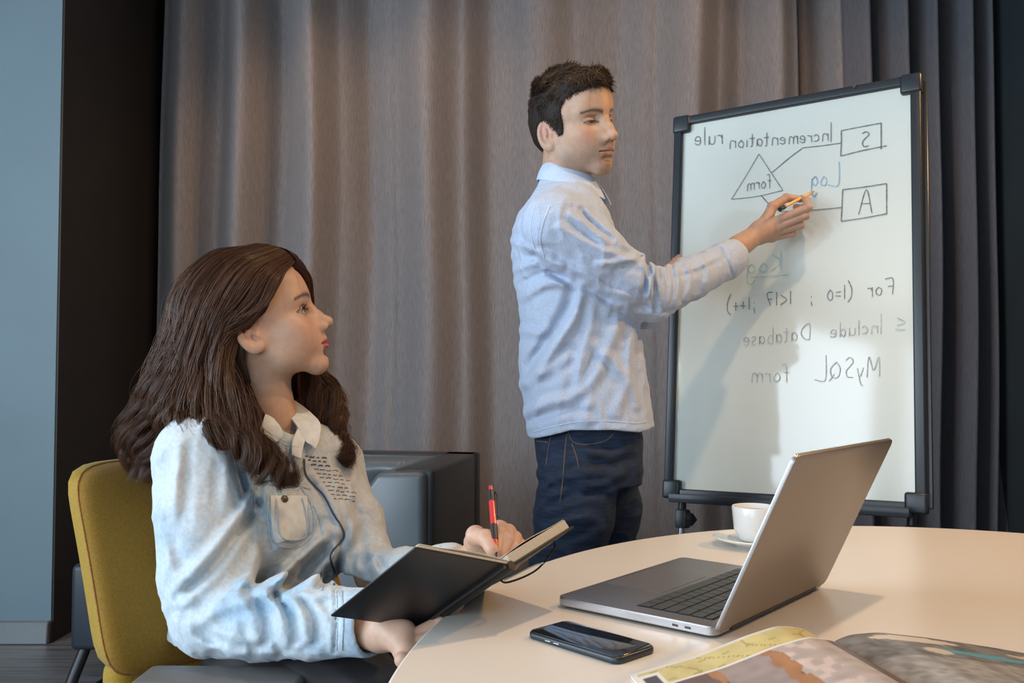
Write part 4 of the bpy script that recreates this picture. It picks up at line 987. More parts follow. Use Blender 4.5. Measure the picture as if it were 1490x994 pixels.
# ------------------------------------------------------------------ office chair
def office_chair():
    t = thing('office_chair', 'mustard yellow office chair with grey arm pads under the seated woman', 'chair', (-0.45, 1.55, 0))
    f = unit([0.75, -0.66, 0]); l = np.array([-f[1], f[0], 0]); z = np.array([0, 0, 1.0])
    e0 = W(124, 800, 1.52)                       # near edge of the backrest, mid height
    m, n = 46, 40; G = np.zeros((m, n, 3)); Wd, H = 0.47, 0.335
    cen = np.array([e0[0], e0[1], 0])+l*(Wd/2)
    def bk(u, v, d=0.0):         # u -1..1 across, v -1..1 up
        su = u*Wd/2; h = 0.735+v*H/2
        lean = -0.095*v-0.010*v*v; curve = 0.030*(u*u)
        return cen+l*su*(1-0.03*v)+f*(lean+curve+d)+z*h
    # superellipse outline, puffed front and back joined by a side band
    def shell(front, name, m_, dd, puff, band=0):
        rows, cols = 26, 72; bm = bmesh.new(); V = []
        ctr = bm.verts.new(bk(0, 0, dd+puff))
        for i in range(1, rows+1):
            r = i/rows; ring = []
            for j in range(cols):
                a = 2*PI*j/cols; c_, s_ = math.cos(a), math.sin(a)
                k = (abs(c_)**8+abs(s_)**8)**(-1/8)
                u, v = r*k*c_, r*k*s_
                ring.append(bm.verts.new(bk(u, v, dd+puff*(1-r**7)**0.5)))
            V.append(ring)
        for j in range(cols): bm.faces.new((ctr, V[0][j], V[0][(j+1) % cols]))
        for i in range(rows-1):
            for j in range(cols): bm.faces.new((V[i][j], V[i+1][j], V[i+1][(j+1) % cols], V[i][(j+1) % cols]))
        if band:
            ring = [bm.verts.new(v.co+Vector([float(x) for x in -f*band])) for v in V[-1]]
            for j in range(cols): bm.faces.new((V[-1][j], ring[j], ring[(j+1) % cols], V[-1][(j+1) % cols]))
            bm.faces.new(ring)
        bmesh.ops.recalc_face_normals(bm, faces=bm.faces)
        return from_bm(name, bm, m_, t, True, 60)
    shell(True, 'backrest', M['mustard'], 0.0, 0.026, 0.004)
    o = shell(False, 'backrest_shell', M['mustard_band'], -0.006, 0.002, 0.040)
    rim = []
    for a in np.linspace(0, 2*PI, 120, endpoint=True):
        c_, s_ = math.cos(a), math.sin(a); k = (abs(c_)**8+abs(s_)**8)**(-1/8); rim.append(bk(k*c_, k*s_, -0.003)+0.0015*(l*c_+z*s_))
    tube('seam', rim, 0.0016, M['thread'], t, 6)
    # lower back piece, seat, arm rests, column and star base
    bm = bmesh.new(); box_bm(bm, cen+f*0.02+z*0.50, (0.07, 0.41, 0.16), np.stack([f, l, z], 1), 0.028, 5)
    from_bm('lower_back_pad', bm, M['mustard_band'], t, True, 60)
    tube('seam', [cen+f*0.058-l*0.17+z*0.56, cen+f*0.06+z*0.552, cen+f*0.058+l*0.17+z*0.56], 0.002, M['thread'], t, 6, 12)
    bm = bmesh.new(); box_bm(bm, cen+f*0.31+z*0.455, (0.48, 0.50, 0.085), np.stack([f, l, z], 1), 0.035, 5)
    from_bm('seat', bm, M['mustard'], t, True, 60)
    for s in (-1, 1):
        if s < 0: c = np.array([-0.415, 1.30, 0.620])
        else: c = np.array([-0.415, 1.30, 0.620])+l*0.62
        R = np.stack([unit([1, -0.02, 0]), unit([0.02, 1, 0]), z], 1)
        bm = bmesh.new(); box_bm(bm, c, (0.245, 0.085, 0.028), R, 0.0125, 4); from_bm('arm_pad', bm, M['arm_pad'], t, True, 60)
        k = cen+f*0.28-l*0.27*(1 if s < 0 else -1)+z*0.42
        tube('arm_bracket', [c-z*0.012, c-z*0.10, k+[0, 0, -0.0]], 0.016, M['black'], t, 10, 16)
    s0 = cen+f*0.28
    tube('column', [s0+z*0.10, s0+z*0.42], 0.028, M['black'], t, 16)
    for q in range(5):
        a = 2*PI*q/5+0.4; d = np.array([math.cos(a), math.sin(a), 0])
        tube('base_leg', [s0+z*0.11, s0+d*0.16+z*0.095, s0+d*0.30+z*0.075], [0.026, 0.02, 0.014], M['black'], t, 8, 10)
        p = s0+d*0.30; w_ = np.cross(d, z)
        tube('caster', [p+z*0.03-w_*0.018, p+z*0.03+w_*0.018], 0.028, M['black'], t, 16)
    tube('back_bracket', [s0+z*0.41, cen-f*0.05+z*0.42, cen-f*0.06+z*0.62], 0.022, M['black'], t, 8, 14)
office_chair()

# ------------------------------------------------------------------ hands
SKC = {'man': np.array([0.49, 0.295, 0.20]), 'woman': np.array([0.56, 0.35, 0.245])}
def hand_mesh(fingers, palm, wrist, who, h=0.0016, lo=None, hi=None):
    """fingers: list of (points, radii); palm: list of (a,b,ra,rb); wrist: (a,b,ra,rb)"""
    allp = np.vstack([np.array(p) for p, r in fingers]+[np.array([a, b]) for a, b, _, _ in palm+wrist])
    f = Field(allp.min(0)-0.034, allp.max(0)+0.034, h)
    for a, b, ra, rb in palm: f.cap(a, b, ra, rb, 0.012)
    for a, b, ra, rb in wrist: f.cap(a, b, ra, rb, 0.016)
    for pts, rad in fingers:
        g = Field(allp.min(0)-0.034, allp.max(0)+0.034, h)
        g.chain([np.array(p) for p in pts], rad, 0.003)
        for p, r in zip(pts[1:-1], rad[1:-1]): g.ell(np.array(p), (r*1.08,)*3, 0.003)
        # fingers join the palm smoothly but stay apart from one another
        a, b = f.d, g.d; P0 = np.array(pts[0]); idx, P = f.sl(f.lo, f.lo+f.n*f.h)
        k = np.clip(0.009-0.45*np.linalg.norm(P-P0, axis=-1), 0.0008, 0.009)
        hh = np.maximum(k-np.abs(a-b), 0)/k; f.d = (np.minimum(a, b)-hh*hh*k*0.25).astype(np.float32)
    V, F = f.mesh(1)
    K = np.tile(SKC[who], (len(V), 1)); n = vnoise(V, 120, 4)[:, None]
    K = K*(1+0.05*n)
    for pts, rad in fingers:
        for p, r in list(zip(pts, rad))[1:]:
            m = (np.exp(-(np.linalg.norm(V-np.array(p), axis=1)/(r*1.25))**2)*0.22)[:, None]; K = K*(1-m)+np.array([0.62, 0.26, 0.19])*m
    return V, F, K
def body_core(prims, who, lo, hi, h=0.008):
    f = Field(lo, hi, h)
    for p in prims:
        if p[0] == 'cap': f.cap(*p[1:5], 0.02)
        else: f.ell(p[1], p[2], 0.03)
    V, F = f.mesh(0); return V, F, np.tile(SKC[who], (len(V), 1))
def fold_fn(folds, extra=None, grid=None):
    """folds: list of (polyline px, depth Y, amplitude m, width m). + = ridge"""
    FD = []
    for pl, Y, amp, wd in folds:
        P = np.array([W(q[0], q[1], Y) for q in cr(np.array(pl, float), max(len(pl)*3, 6))])
        FD.append((P[:, [0, 2]].astype(np.float32), Y, amp, wd))
    def fn(P):
        # radial projection onto each fold's depth keeps folds on the camera side and the far side alike
        out = np.zeros(len(P)); 
        for pl, Y, amp, wd in FD:
            s = Y/np.maximum(P[:, 1], 0.2)
            Q = np.stack([P[:, 0]*s, CAM_Z+(P[:, 2]-CAM_Z)*s], 1)
            lo, hi = pl.min(0)-3*wd, pl.max(0)+3*wd
            m = (Q[:, 0] > lo[0])*(Q[:, 0] < hi[0])*(Q[:, 1] > lo[1])*(Q[:, 1] < hi[1])*(np.abs(P[:, 1]-Y) < 0.22)
            if not m.any(): continue
            A_, B_ = pl[0], pl[-1]; q = Q[m]
            d = seg_d(q, pl)
            ends = np.minimum(np.linalg.norm(q-A_, axis=1), np.linalg.norm(q-B_, axis=1)); tp = 0.45+0.55*np.clip(ends/(2.5*wd), 0, 1)
            out[m] -= amp*tp*(np.exp(-(d/wd)**2)-0.35*np.exp(-((d-1.9*wd)/wd)**2))
        if extra is not None: out += extra(P)
        return out
    return fn

# ------------------------------------------------------------------ the standing man
def man():
    R = rotm(math.radians(-46), math.radians(-5), math.radians(12)); o = W(834, 181, 2.03)
    t = thing('person', 'standing man in pale blue shirt and dark jeans writing on the whiteboard', 'person', (0.15, 2.08, 0))
    nb_w = W(822, 285, 2.06)                       # base of neck
    a = np.array([-0.022, 0, -0.055]); b = (nb_w-o)@R
    H = head_mesh('man', 0.0016, (a, b*1.0, 0.056, 0.060))
    SK0 = head_mesh.skull; Vh = H[0]@R.T+o
    bp0 = lambda px, py, off: onboard(px, py, off)
    # right hand with pen
    tip = onboard(1185, 278, 0.004)
    def hp(px, py, dy): 
        q = onboard(px, py, 0); return W(px, py, q[1]-dy)
    wr = hp(1104, 339, 0.135); fo = hp(1073, 360, 0.185)
    fingers = [
        ([hp(1112, 326, 0.135), hp(1124, 301, 0.115), hp(1144, 288, 0.085), hp(1166, 290, 0.050)], [0.0150, 0.0125, 0.0105, 0.0082]),          # thumb
        ([hp(1131, 321, 0.125), hp(1176, 302, 0.105), hp(1173, 291, 0.072), hp(1166, 288, 0.052)], [0.0120, 0.0095, 0.0082, 0.0075]),
        ([hp(1131, 330, 0.120), hp(1172, 314, 0.098), hp(1166, 303, 0.066), hp(1158, 301, 0.052)], [0.0120, 0.0095, 0.0085, 0.0075]),
        ([hp(1128, 338, 0.112), hp(1165, 328, 0.086), hp(1158, 316, 0.060), hp(1150, 314, 0.055)], [0.0115, 0.0092, 0.0082, 0.0073]),
        ([hp(1123, 346, 0.104), hp(1153, 340, 0.078), hp(1147, 329, 0.058), hp(1140, 326, 0.056)], [0.0105, 0.0082, 0.0074, 0.0068]),
    ]
    palm = [(hp(1110, 330, 0.135), hp(1134, 323, 0.120), 0.0175, 0.0125), (hp(1110, 335, 0.130), hp(1133, 332, 0.114), 0.0175, 0.0125), (hp(1109, 341, 0.125), hp(1129, 341, 0.106), 0.0170, 0.0120),
            (hp(1107, 344, 0.120), hp(1123, 347, 0.100), 0.0155, 0.0110), (hp(1108, 331, 0.135), hp(1122, 306, 0.115), 0.017, 0.0125)]
    HR = hand_mesh(fingers, palm, [(wr, fo, 0.0235, 0.0300), (wr, hp(1112, 336, 0.128), 0.0235, 0.019)], 'man')
    # left hand gripping the far edge of the board
    eg = onboard(990, 384, 0.0)
    lw = W(962, 405, 2.31)
    lf = []
    for k, (px, py) in enumerate(((982, 380), (980, 390), (978, 400), (977, 409))):
        e = W(px, py, 2.41); lf.append(([W(962, 396+k*5, 2.33), W(972, 390+k*8, 2.355), e, W(988, py-6, 2.44)], [0.0105, 0.0095, 0.0088, 0.008]))
    HL = hand_mesh(lf, [(lw, W(966, 400, 2.34), 0.02, 0.018)], [(lw, W(950, 430, 2.27), 0.022, 0.026)], 'man', 0.0025)
    P = lambda x, y, Y: W(x, y, Y)
    sh_r, sh_l = P(812, 325, 1.90), P(812, 322, 2.22)
    el_r = P(945, 440, 2.03); el_l = P(935, 452, 2.20)
    core = [('cap', P(825, 300, 2.06), P(850, 620, 2.06), 0.075, 0.09), ('cap', P(812, 350, 1.97), P(812, 350, 2.15), 0.05, 0.05), ('cap', sh_r, el_r, 0.04, 0.034), ('cap', el_r, fo, 0.034, 0.026), ('cap', sh_l, el_l, 0.04, 0.034), ('cap', el_l, lw, 0.032, 0.024),
            ('cap', nb_w, P(822, 320, 2.06), 0.05, 0.06),
            ('cap', P(845, 640, 1.99), [0.135, 2.00, 0.50], 0.065, 0.045), ('cap', [0.135, 2.00, 0.50], [0.10, 2.02, 0.09], 0.045, 0.032), ('cap', P(860, 640, 2.13), [0.21, 2.20, 0.50], 0.065, 0.045), ('cap', [0.21, 2.20, 0.50], [0.20, 2.26, 0.09], 0.045, 0.032)]
    Cc = body_core(core, 'man', (-0.10, 1.75, 0.05), (0.66, 2.75, 1.60))
    V, F, K = merge([(Vh, H[1], H[2]), HR, HL, Cc])
    from_me('body', pyme('body', V, F, K), M['skin'], t)
    eyes(t, R, o, 1.0, (0.93, 0.0, -0.42))
    # ---- hair: base cap plus short strands
    Gh = head_mesh.grid; f = Field(Gh.lo, Gh.lo+(Gh.n-1)*Gh.h, Gh.h); f.d = (SK0-0.0035).astype(np.float32)
    f.ell((-0.017, 0, 0.040), (0.096, 0.076, 0.086), 0.0)
    f.ell((0.035, 0, 0.090), (0.066, 0.054, 0.026), 0.02)
    f.ell((-0.045, 0, 0.0), (0.066, 0.067, 0.072), 0.02)
    def hairline(Q):
        x, y, z = Q[..., 0], Q[..., 1], Q[..., 2]; ay = np.abs(y); z = z-0.014*(1-smst(ay, 0.012, 0.052))*(x > 0.03)
        front = x-(0.096-0.5*np.clip(ay-0.03, 0, 1))                     # forehead limit
        lim = np.interp(z, [-0.045, -0.026, -0.020, 0.0, 0.03, 0.052, 0.062, 0.070], [-0.046, 0.020, 0.027, 0.031, 0.031, 0.038, 0.062, 0.112])-0.25*np.clip(ay-0.035, 0, 1)*(z > 0.06)
        lowr = np.interp(x, [-0.12, -0.06, -0.046, -0.034, -0.018, 0.000, 0.010, 0.016], [-0.072, -0.070, -0.045, 0.004, 0.014, 0.006, -0.010, -0.024])
        return np.maximum(x-lim, lowr-z)
    f.cut(hairline, 0.003)
    Vc, Fc = f.mesh(1)
    n = 20000
    # sample on the cap
    tri = Fc[rng.integers(0, len(Fc), n)]; w_ = rng.dirichlet(np.ones(4), n); root = np.einsum('ij,ijk->ik', w_, Vc[tri])
    q = root-np.array([-0.01, 0, 0.02]); nrm = q/np.array([0.096, 0.076, 0.09])**2; nrm /= np.linalg.norm(nrm, axis=1)[:, None]
    top = smst(root[:, 2], 0.055, 0.10); ln = (0.0065+0.0105*top)*(0.7+0.6*rng.random(n))
    flow = np.where(top[:, None] > 0.3, np.array([0.85, -0.25, 0.25]), np.array([-0.25, 0, -0.9]))+0.35*rng.standard_normal((n, 3))
    flow -= nrm*(flow*nrm).sum(1)[:, None]; flow /= np.linalg.norm(flow, axis=1)[:, None]
    cl = vnoise(root, 70, 9); flow += 0.7*np.stack([vnoise(root, 55, 1), vnoise(root, 55, 2), vnoise(root, 55, 3)], 1)
    tt = np.linspace(0, 1, 5)[None, :, None]; dirn = nrm*(0.42+0.30*top[:, None])
    cur = root[:, None]-nrm[:, None]*0.0012+(flow[:, None]*tt+dirn[:, None]*(tt-0.5*tt**2))*ln[:, None, None]
    base = np.array([0.038, 0.025, 0.018]); col = base*(0.6+0.9*rng.random((n, 1)))+np.array([0.13, 0.060, 0.018])*top[:, None]*rng.random((n, 1))**1.5
    Vs, Fs, Ks = strands(cur, 0.00045+0.0003*rng.random(n), 3, col)
    V, F, K = merge([(Vc, Fc, np.array([0.020, 0.014, 0.010])), (Vs, Fs, Ks)])
    from_me('hair', pyme('hair', V@R.T+o, F, K), M['hair_m'], t)
    # ---- shirt
    f = Field((-0.045, 1.72, 0.83), (0.62, 2.60, 1.56), 0.0034)
    fx = np.array([1.0, 0.08])
    rows = [  # py, back px, front px, side half width, Y
        (264, 784, 862, 0.066, 2.06), (274, 780, 866, 0.080, 2.06), (296, 766, 874, 0.130, 2.06), (312, 754, 880, 0.165, 2.06), (335, 745, 888, 0.188, 2.06), (370, 744, 900, 0.185, 2.06), (410, 750, 912, 0.165, 2.06), (456, 757, 926, 0.150, 2.06), (512, 757, 934, 0.145, 2.06),
        (560, 757, 940, 0.150, 2.06), (600, 764, 945, 0.158, 2.06), (650, 770, 951, 0.162, 2.06)]
    cs = [W((p[1]+p[2])/2, p[0], p[4]) for p in rows]; A = [(p[2]-p[1])/2*p[4]/FPX for p in rows]; B = [p[3] for p in rows]
    f.loft(cs, [fx]*len(rows), None, A, B, 0.01, 2.3)
    f.ell(P(808, 322, 1.925), (0.058, 0.062, 0.062), 0.03)              # shoulder cap
    f.ell(P(812, 322, 2.19), (0.056, 0.062, 0.058), 0.03)
    fo2 = hp(1074, 366, 0.185); ea = P(950, 430, 2.015); lp = lambda q: ea+(fo2-ea)*q+np.array([0, 0, -0.006])
    cuff = lp(0.95)
    g = Field((-0.045, 1.72, 0.83), (0.62, 2.60, 1.56), 0.0034)
    g.chain([P(806, 330, 1.905), P(862, 370, 1.925), P(905, 405, 1.955), P(948, 430, 2.01), lp(0.42), lp(0.84), cuff], [0.070, 0.066, 0.061, 0.056, 0.048, 0.0425, 0.0415], 0.02)
    hh = np.maximum(0.016-np.abs(f.d-g.d), 0)/0.016; f.d = (np.minimum(f.d, g.d)-hh*hh*0.004).astype(np.float32)
    f.chain([sh_l, P(890, 395, 2.22), P(938, 450, 2.21), P(950, 442, 2.25), P(957, 420, 2.29)], [0.062, 0.054, 0.046, 0.042, 0.038], 0.02)
    fd = []
    ad = lambda pl, amp, wd=0.009, Y=2.0: fd.append((pl, Y, amp, wd))
    # sleeve folds radiating from the armpit and gathered at the elbow
    ad([(790, 372), (835, 392), (880, 418), (925, 438)], 0.0062, 0.010); ad([(800, 398), (850, 420), (905, 448)], -0.004, 0.008)
    ad([(815, 330), (850, 352), (900, 372), (930, 385)], 0.0042, 0.009); ad([(830, 312), (855, 330), (880, 352)], 0.0055, 0.008)
    ad([(845, 305), (862, 325), (890, 348)], -0.0045, 0.006); ad([(870, 385), (905, 380), (935, 372)], 0.0045, 0.008)
    for k, (x0, x1) in enumerate(((938, 944), (950, 957), (962, 962), (973, 968), (985, 978))):
        ad([(x0-2, 380+k*2), ((x0+x1)/2+5, 415), (x1+4, 452-k*2)], 0.0060-0.0006*k, 0.0055); 
    ad([(955, 385), (948, 410), (940, 440)], 0.005, 0.006); ad([(930, 372), (942, 392), (938, 425)], -0.005, 0.006)
    ad([(1000, 383), (1005, 410), (998, 435)], 0.0035, 0.006); ad([(1020, 375), (1030, 398), (1024, 420)], 0.0028, 0.006); ad([(985, 395), (1015, 388), (1045, 372)], 0.003, 0.007)
    ad([(892, 440), (925, 452), (965, 460)], 0.0045, 0.008)
    ad([(1047, 360), (1058, 378), (1066, 402)], -0.0028, 0.003)
    # torso drag lines from the armpit down the back
    ad([(788, 385), (812, 400), (836, 420)], -0.0050, 0.009); ad([(745, 350), (775, 365), (800, 372)], 0.0045, 0.009); ad([(752, 392), (785, 382), (815, 388)], 0.0055, 0.009)
    ad([(758, 412), (790, 398), (822, 405)], -0.0050, 0.008); ad([(762, 432), (800, 412), (835, 418)], 0.0050, 0.010)
    ad([(848, 420), (838, 460), (812, 500), (785, 540)], 0.0085, 0.013); ad([(832, 425), (820, 455), (798, 490), (772, 530)], -0.0060, 0.012)
    ad([(862, 430), (858, 480), (846, 530), (842, 570)], 0.0060, 0.012); ad([(760, 480), (785, 485), (800, 478)], 0.004, 0.010)
    ad([(900, 470), (880, 520), (862, 560), (852, 610)], 0.0055, 0.013); ad([(868, 505), (895, 530), (910, 560), (896, 600)], 0.0050, 0.012)
    ad([(758, 560), (790, 545), (822, 520)], 0.0050, 0.012); ad([(765, 600), (800, 585), (840, 575), (870, 540)], 0.0055, 0.012); ad([(920, 480), (915, 530), (925, 590)], 0.005, 0.010)
    ad([(775, 610), (820, 598), (860, 600)], -0.004, 0.010)
    def ex(P_):
        a_ = vnoise(P_*np.array([1, 1, 0.45]), 22, 1); b_ = vnoise(P_*np.array([1, 1, 0.7]), 48, 2)
        arm = smst(P_[:, 0], 0.24, 0.34)
        r_ = (1-np.abs(a_))**3; r2 = (1-np.abs(b_))**3
        return -0.0034*r_-0.0016*r2+0.0014
    fd = [(a_, b_, c_*1.3, d_*0.92) for a_, b_, c_, d_ in fd]
    f.disp(fold_fn(fd, ex), 0.02)
    # hem: cut below an undulating line, collar opening, cuff end
    def hem(Q):
        px = 745+Q[..., 0]/Q[..., 1]*FPX
        z = np.interp(px, [745, 775, 830, 890, 930, 955], [0.928, 0.920, 0.944, 0.945, 0.938, 0.945])
        return np.maximum(z-Q[..., 2], -1)
    f.cut(hem, 0.002)
    ca = unit(fo2-ea); f.cut(lambda Q: ((Q-cuff-ca*0.002)@ca)-np.where(np.linalg.norm(Q-cuff, axis=-1) < 0.12, 0, 1), 0.002)
    f.cap(cuff-ca*0.02, cuff+ca*0.03, 0.036, 0.038, 0.001, sub=True)
    lcuff = P(958, 420, 2.44)
    # neck opening
    f.cap(nb_w-np.array([0.004, 0, 0.02]), nb_w+(o-nb_w)*0.6, 0.050, 0.062, 0.003, sub=True)
    Vs, Fs = f.mesh(1)
    from_me('shirt', pyme('shirt', Vs, Fs), M['shirt_m'], t)
    sk = Skin(Vs, Fs)
    # collar: stand and two turned-down leaves, swept round the neck
    up = unit(o+np.array([0, 0, -0.06])-nb_w)
    cc = W(831, 256, 2.06)+np.array([0.0, 0, 0])
    fwd = unit([0.93, -0.30, 0]); sd = np.array([fwd[1], -fwd[0], 0])*-1       # sd: left
    m = 64; G1 = np.zeros((m, 9, 3)); G2 = np.zeros((m, 6, 3))
    for i in range(m):
        a_ = math.radians(22)+(2*PI-math.radians(44))*i/(m-1)       # opens at the front
        fr = math.cos(a_)
        c_ = cc+fwd*fr*0.055+sd*math.sin(a_)*0.060
        topz = 0.010-0.020*fr-0.008*(fr > 0.8); hz = np.array([0, 0, 1.0])
        rad = fwd*fr+sd*math.sin(a_)
        p_top = c_+hz*(0.012-0.024*fr)
        drop = 0.046+0.012*max(fr, 0)**2
        for j in range(9):
            s_ = j/8; G1[i, j] = p_top+rad*(0.0045+0.020*s_**1.2+0.010*max(fr, 0)*s_)-hz*drop*s_+fwd*(0.006*max(fr, 0)**3*s_)+rad*0.004*math.sin(PI*s_)
        for j in range(6):
            s_ = j/5; G2[i, j] = p_top+rad*(0.001)-hz*(0.045)*s_+rad*0.004*s_
    sheet('collar', G1, 0.0022, M['shirt_m2'], t); sheet('collar_stand', G2, 0.0022, M['shirt_m2'], t)
    # seams laid on the cloth
    surf_ribbon('yoke_seam', sk, [(778, 300), (772, 330), (778, 362), (790, 378)], 0.003, M['shirt_m2'], t, 0.0004)
    surf_ribbon('shoulder_seam', sk, [(800, 300), (790, 325), (786, 352), (792, 376)], 0.0035, M['shirt_m2'], t, 0.0005)
    surf_ribbon('hem_seam', sk, [(778, 628), (800, 622), (840, 614), (890, 613), (925, 616), (944, 613)], 0.0022, M['shirt_m2'], t, 0.0004)
    surf_ribbon('cuff_seam', sk, [(1046, 360), (1056, 378), (1064, 402)], 0.0025, M['shirt_m2'], t, 0.0004)
    # open front edge of the shirt
    G = []
    for y_, x_, dx in ((470, 925, 0), (520, 932, 1), (560, 939, 4), (590, 944, 6), (616, 947, 8)):
        a_ = W(x_-8, y_, 1.99); b_ = W(x_+2+dx*0.3, y_+1, 1.955); G.append([a_, (a_+b_)/2+[0.002, -0.006, 0], b_])
    # ---- jeans
    f = Field((-0.02, 1.80, 0.04), (0.36, 2.42, 1.02), 0.005)
    hips = [(600, 786, 930, 0.135), (640, 778, 932, 0.150), (680, 783, 932, 0.155), (700, 788, 931, 0.150)]
    cs = [W((q[1]+q[2])/2, q[0], 2.07) for q in hips]
    f.loft(cs, [fx]*4, None, [(q[2]-q[1])/2*2.07/FPX for q in hips], [q[3] for q in hips], 0.02, 2.3)
    f.chain([P(840, 690, 1.985), P(835, 750, 1.98), P(822, 815, 1.98), [0.125, 2.00, 0.48], [0.10, 2.04, 0.09]], [0.087, 0.083, 0.072, 0.058, 0.052], 0.03)
    f.chain([P(876, 690, 2.14), P(886, 740, 2.16), P(884, 815, 2.17), [0.23, 2.20, 0.48], [0.21, 2.26, 0.09]], [0.080, 0.072, 0.062, 0.056, 0.050], 0.03)
    fd = []; ad([(782, 724), (800, 705), (835, 692), (870, 690)], 0.006, 0.010, 1.95); 
    for pl, am in (([(783, 740), (800, 722), (822, 712)], 0.007), ([(784, 690), (796, 700), (790, 715)], 0.006), ([(800, 735), (840, 722), (880, 718)], -0.004), ([(845, 650), (880, 662), (915, 655)], 0.004), ([(830, 700), (870, 706), (905, 690)], 0.004), ([(790, 775), (820, 760), (860, 752)], 0.005), ([(850, 668), (885, 678), (918, 668)], -0.003), ([(795, 790), (840, 778), (865, 770)], -0.004)):
        ad(pl, am, 0.009, 1.95)
    f.disp(fold_fn(fd, lambda P_: -0.003*(1-np.abs(vnoise(P_, 26, 5)))**3+0.001), 0.02)
    f.cut(lambda Q: Q[..., 2]-0.975, 0.002); f.cut(lambda Q: 0.085-Q[..., 2], 0.002)
    Vj, Fj = f.mesh(1); from_me('jeans', pyme('jeans', Vj, Fj), M['jeans'], t); sj = Skin(Vj, Fj)
    surf_ribbon('side_seam', sj, [(825, 632), (822, 660), (819, 700), (815, 730)], 0.0022, M['stitch'], t, 0.0004)
    surf_ribbon('pocket_seam', sj, [(827, 630), (835, 644), (855, 647), (880, 642), (892, 632)], 0.0018, M['stitch'], t, 0.0004)
    surf_ribbon('pocket_seam', sj, [(832, 645), (838, 662), (842, 680)], 0.0018, M['stitch'], t, 0.0004)
    surf_ribbon('back_pocket_seam', sj, [(802, 632), (798, 655), (794, 680)], 0.0022, M['stitch'], t, 0.0004)
    surf_ribbon('back_pocket_seam', sj, [(782, 642), (790, 643), (798, 644)], 0.002, M['stitch'], t, 0.0004)
    surf_ribbon('belt_loop', sj, [(802, 624), (801, 636)], 0.009, M['jeans'], t, 0.001)
    for p in ((0.10, 2.04), (0.21, 2.26)):
        f = Field((p[0]-0.1, p[1]-0.09, -0.005), (p[0]+0.26, p[1]+0.09, 0.14), 0.004)
        f.cap((p[0]-0.01, p[1], 0.05), (p[0]+0.16, p[1], 0.035), 0.044, 0.036, 0.01); f.cap((p[0], p[1], 0.05), (p[0], p[1], 0.11), 0.042, 0.04, 0.02)
        f.cut(lambda Q: 0.004-Q[..., 2]); Vq, Fq = f.mesh(1); from_me('shoe', pyme('shoe', Vq, Fq), M['shoe'], t)
    # pen in the hand
    rear = hp(1136, 304, 0.150); d = unit(tip-rear); p = thing('pencil', 'short yellow pencil held by the standing man', 'pencil', rear)
    tube('barrel', [rear+d*0.012, tip-d*0.020], 0.0042, M['pen_yellow'], p, 6); tube('cap', [rear-d*0.004, rear+d*0.016], 0.0056, M['black'], p, 12)
    tube('band', [rear+d*0.016, rear+d*0.022], 0.0050, M['steel'], p, 12); tube('point', [tip-d*0.020, tip], [0.0042, 0.0006], M['pen_yellow'], p, 8)
man()

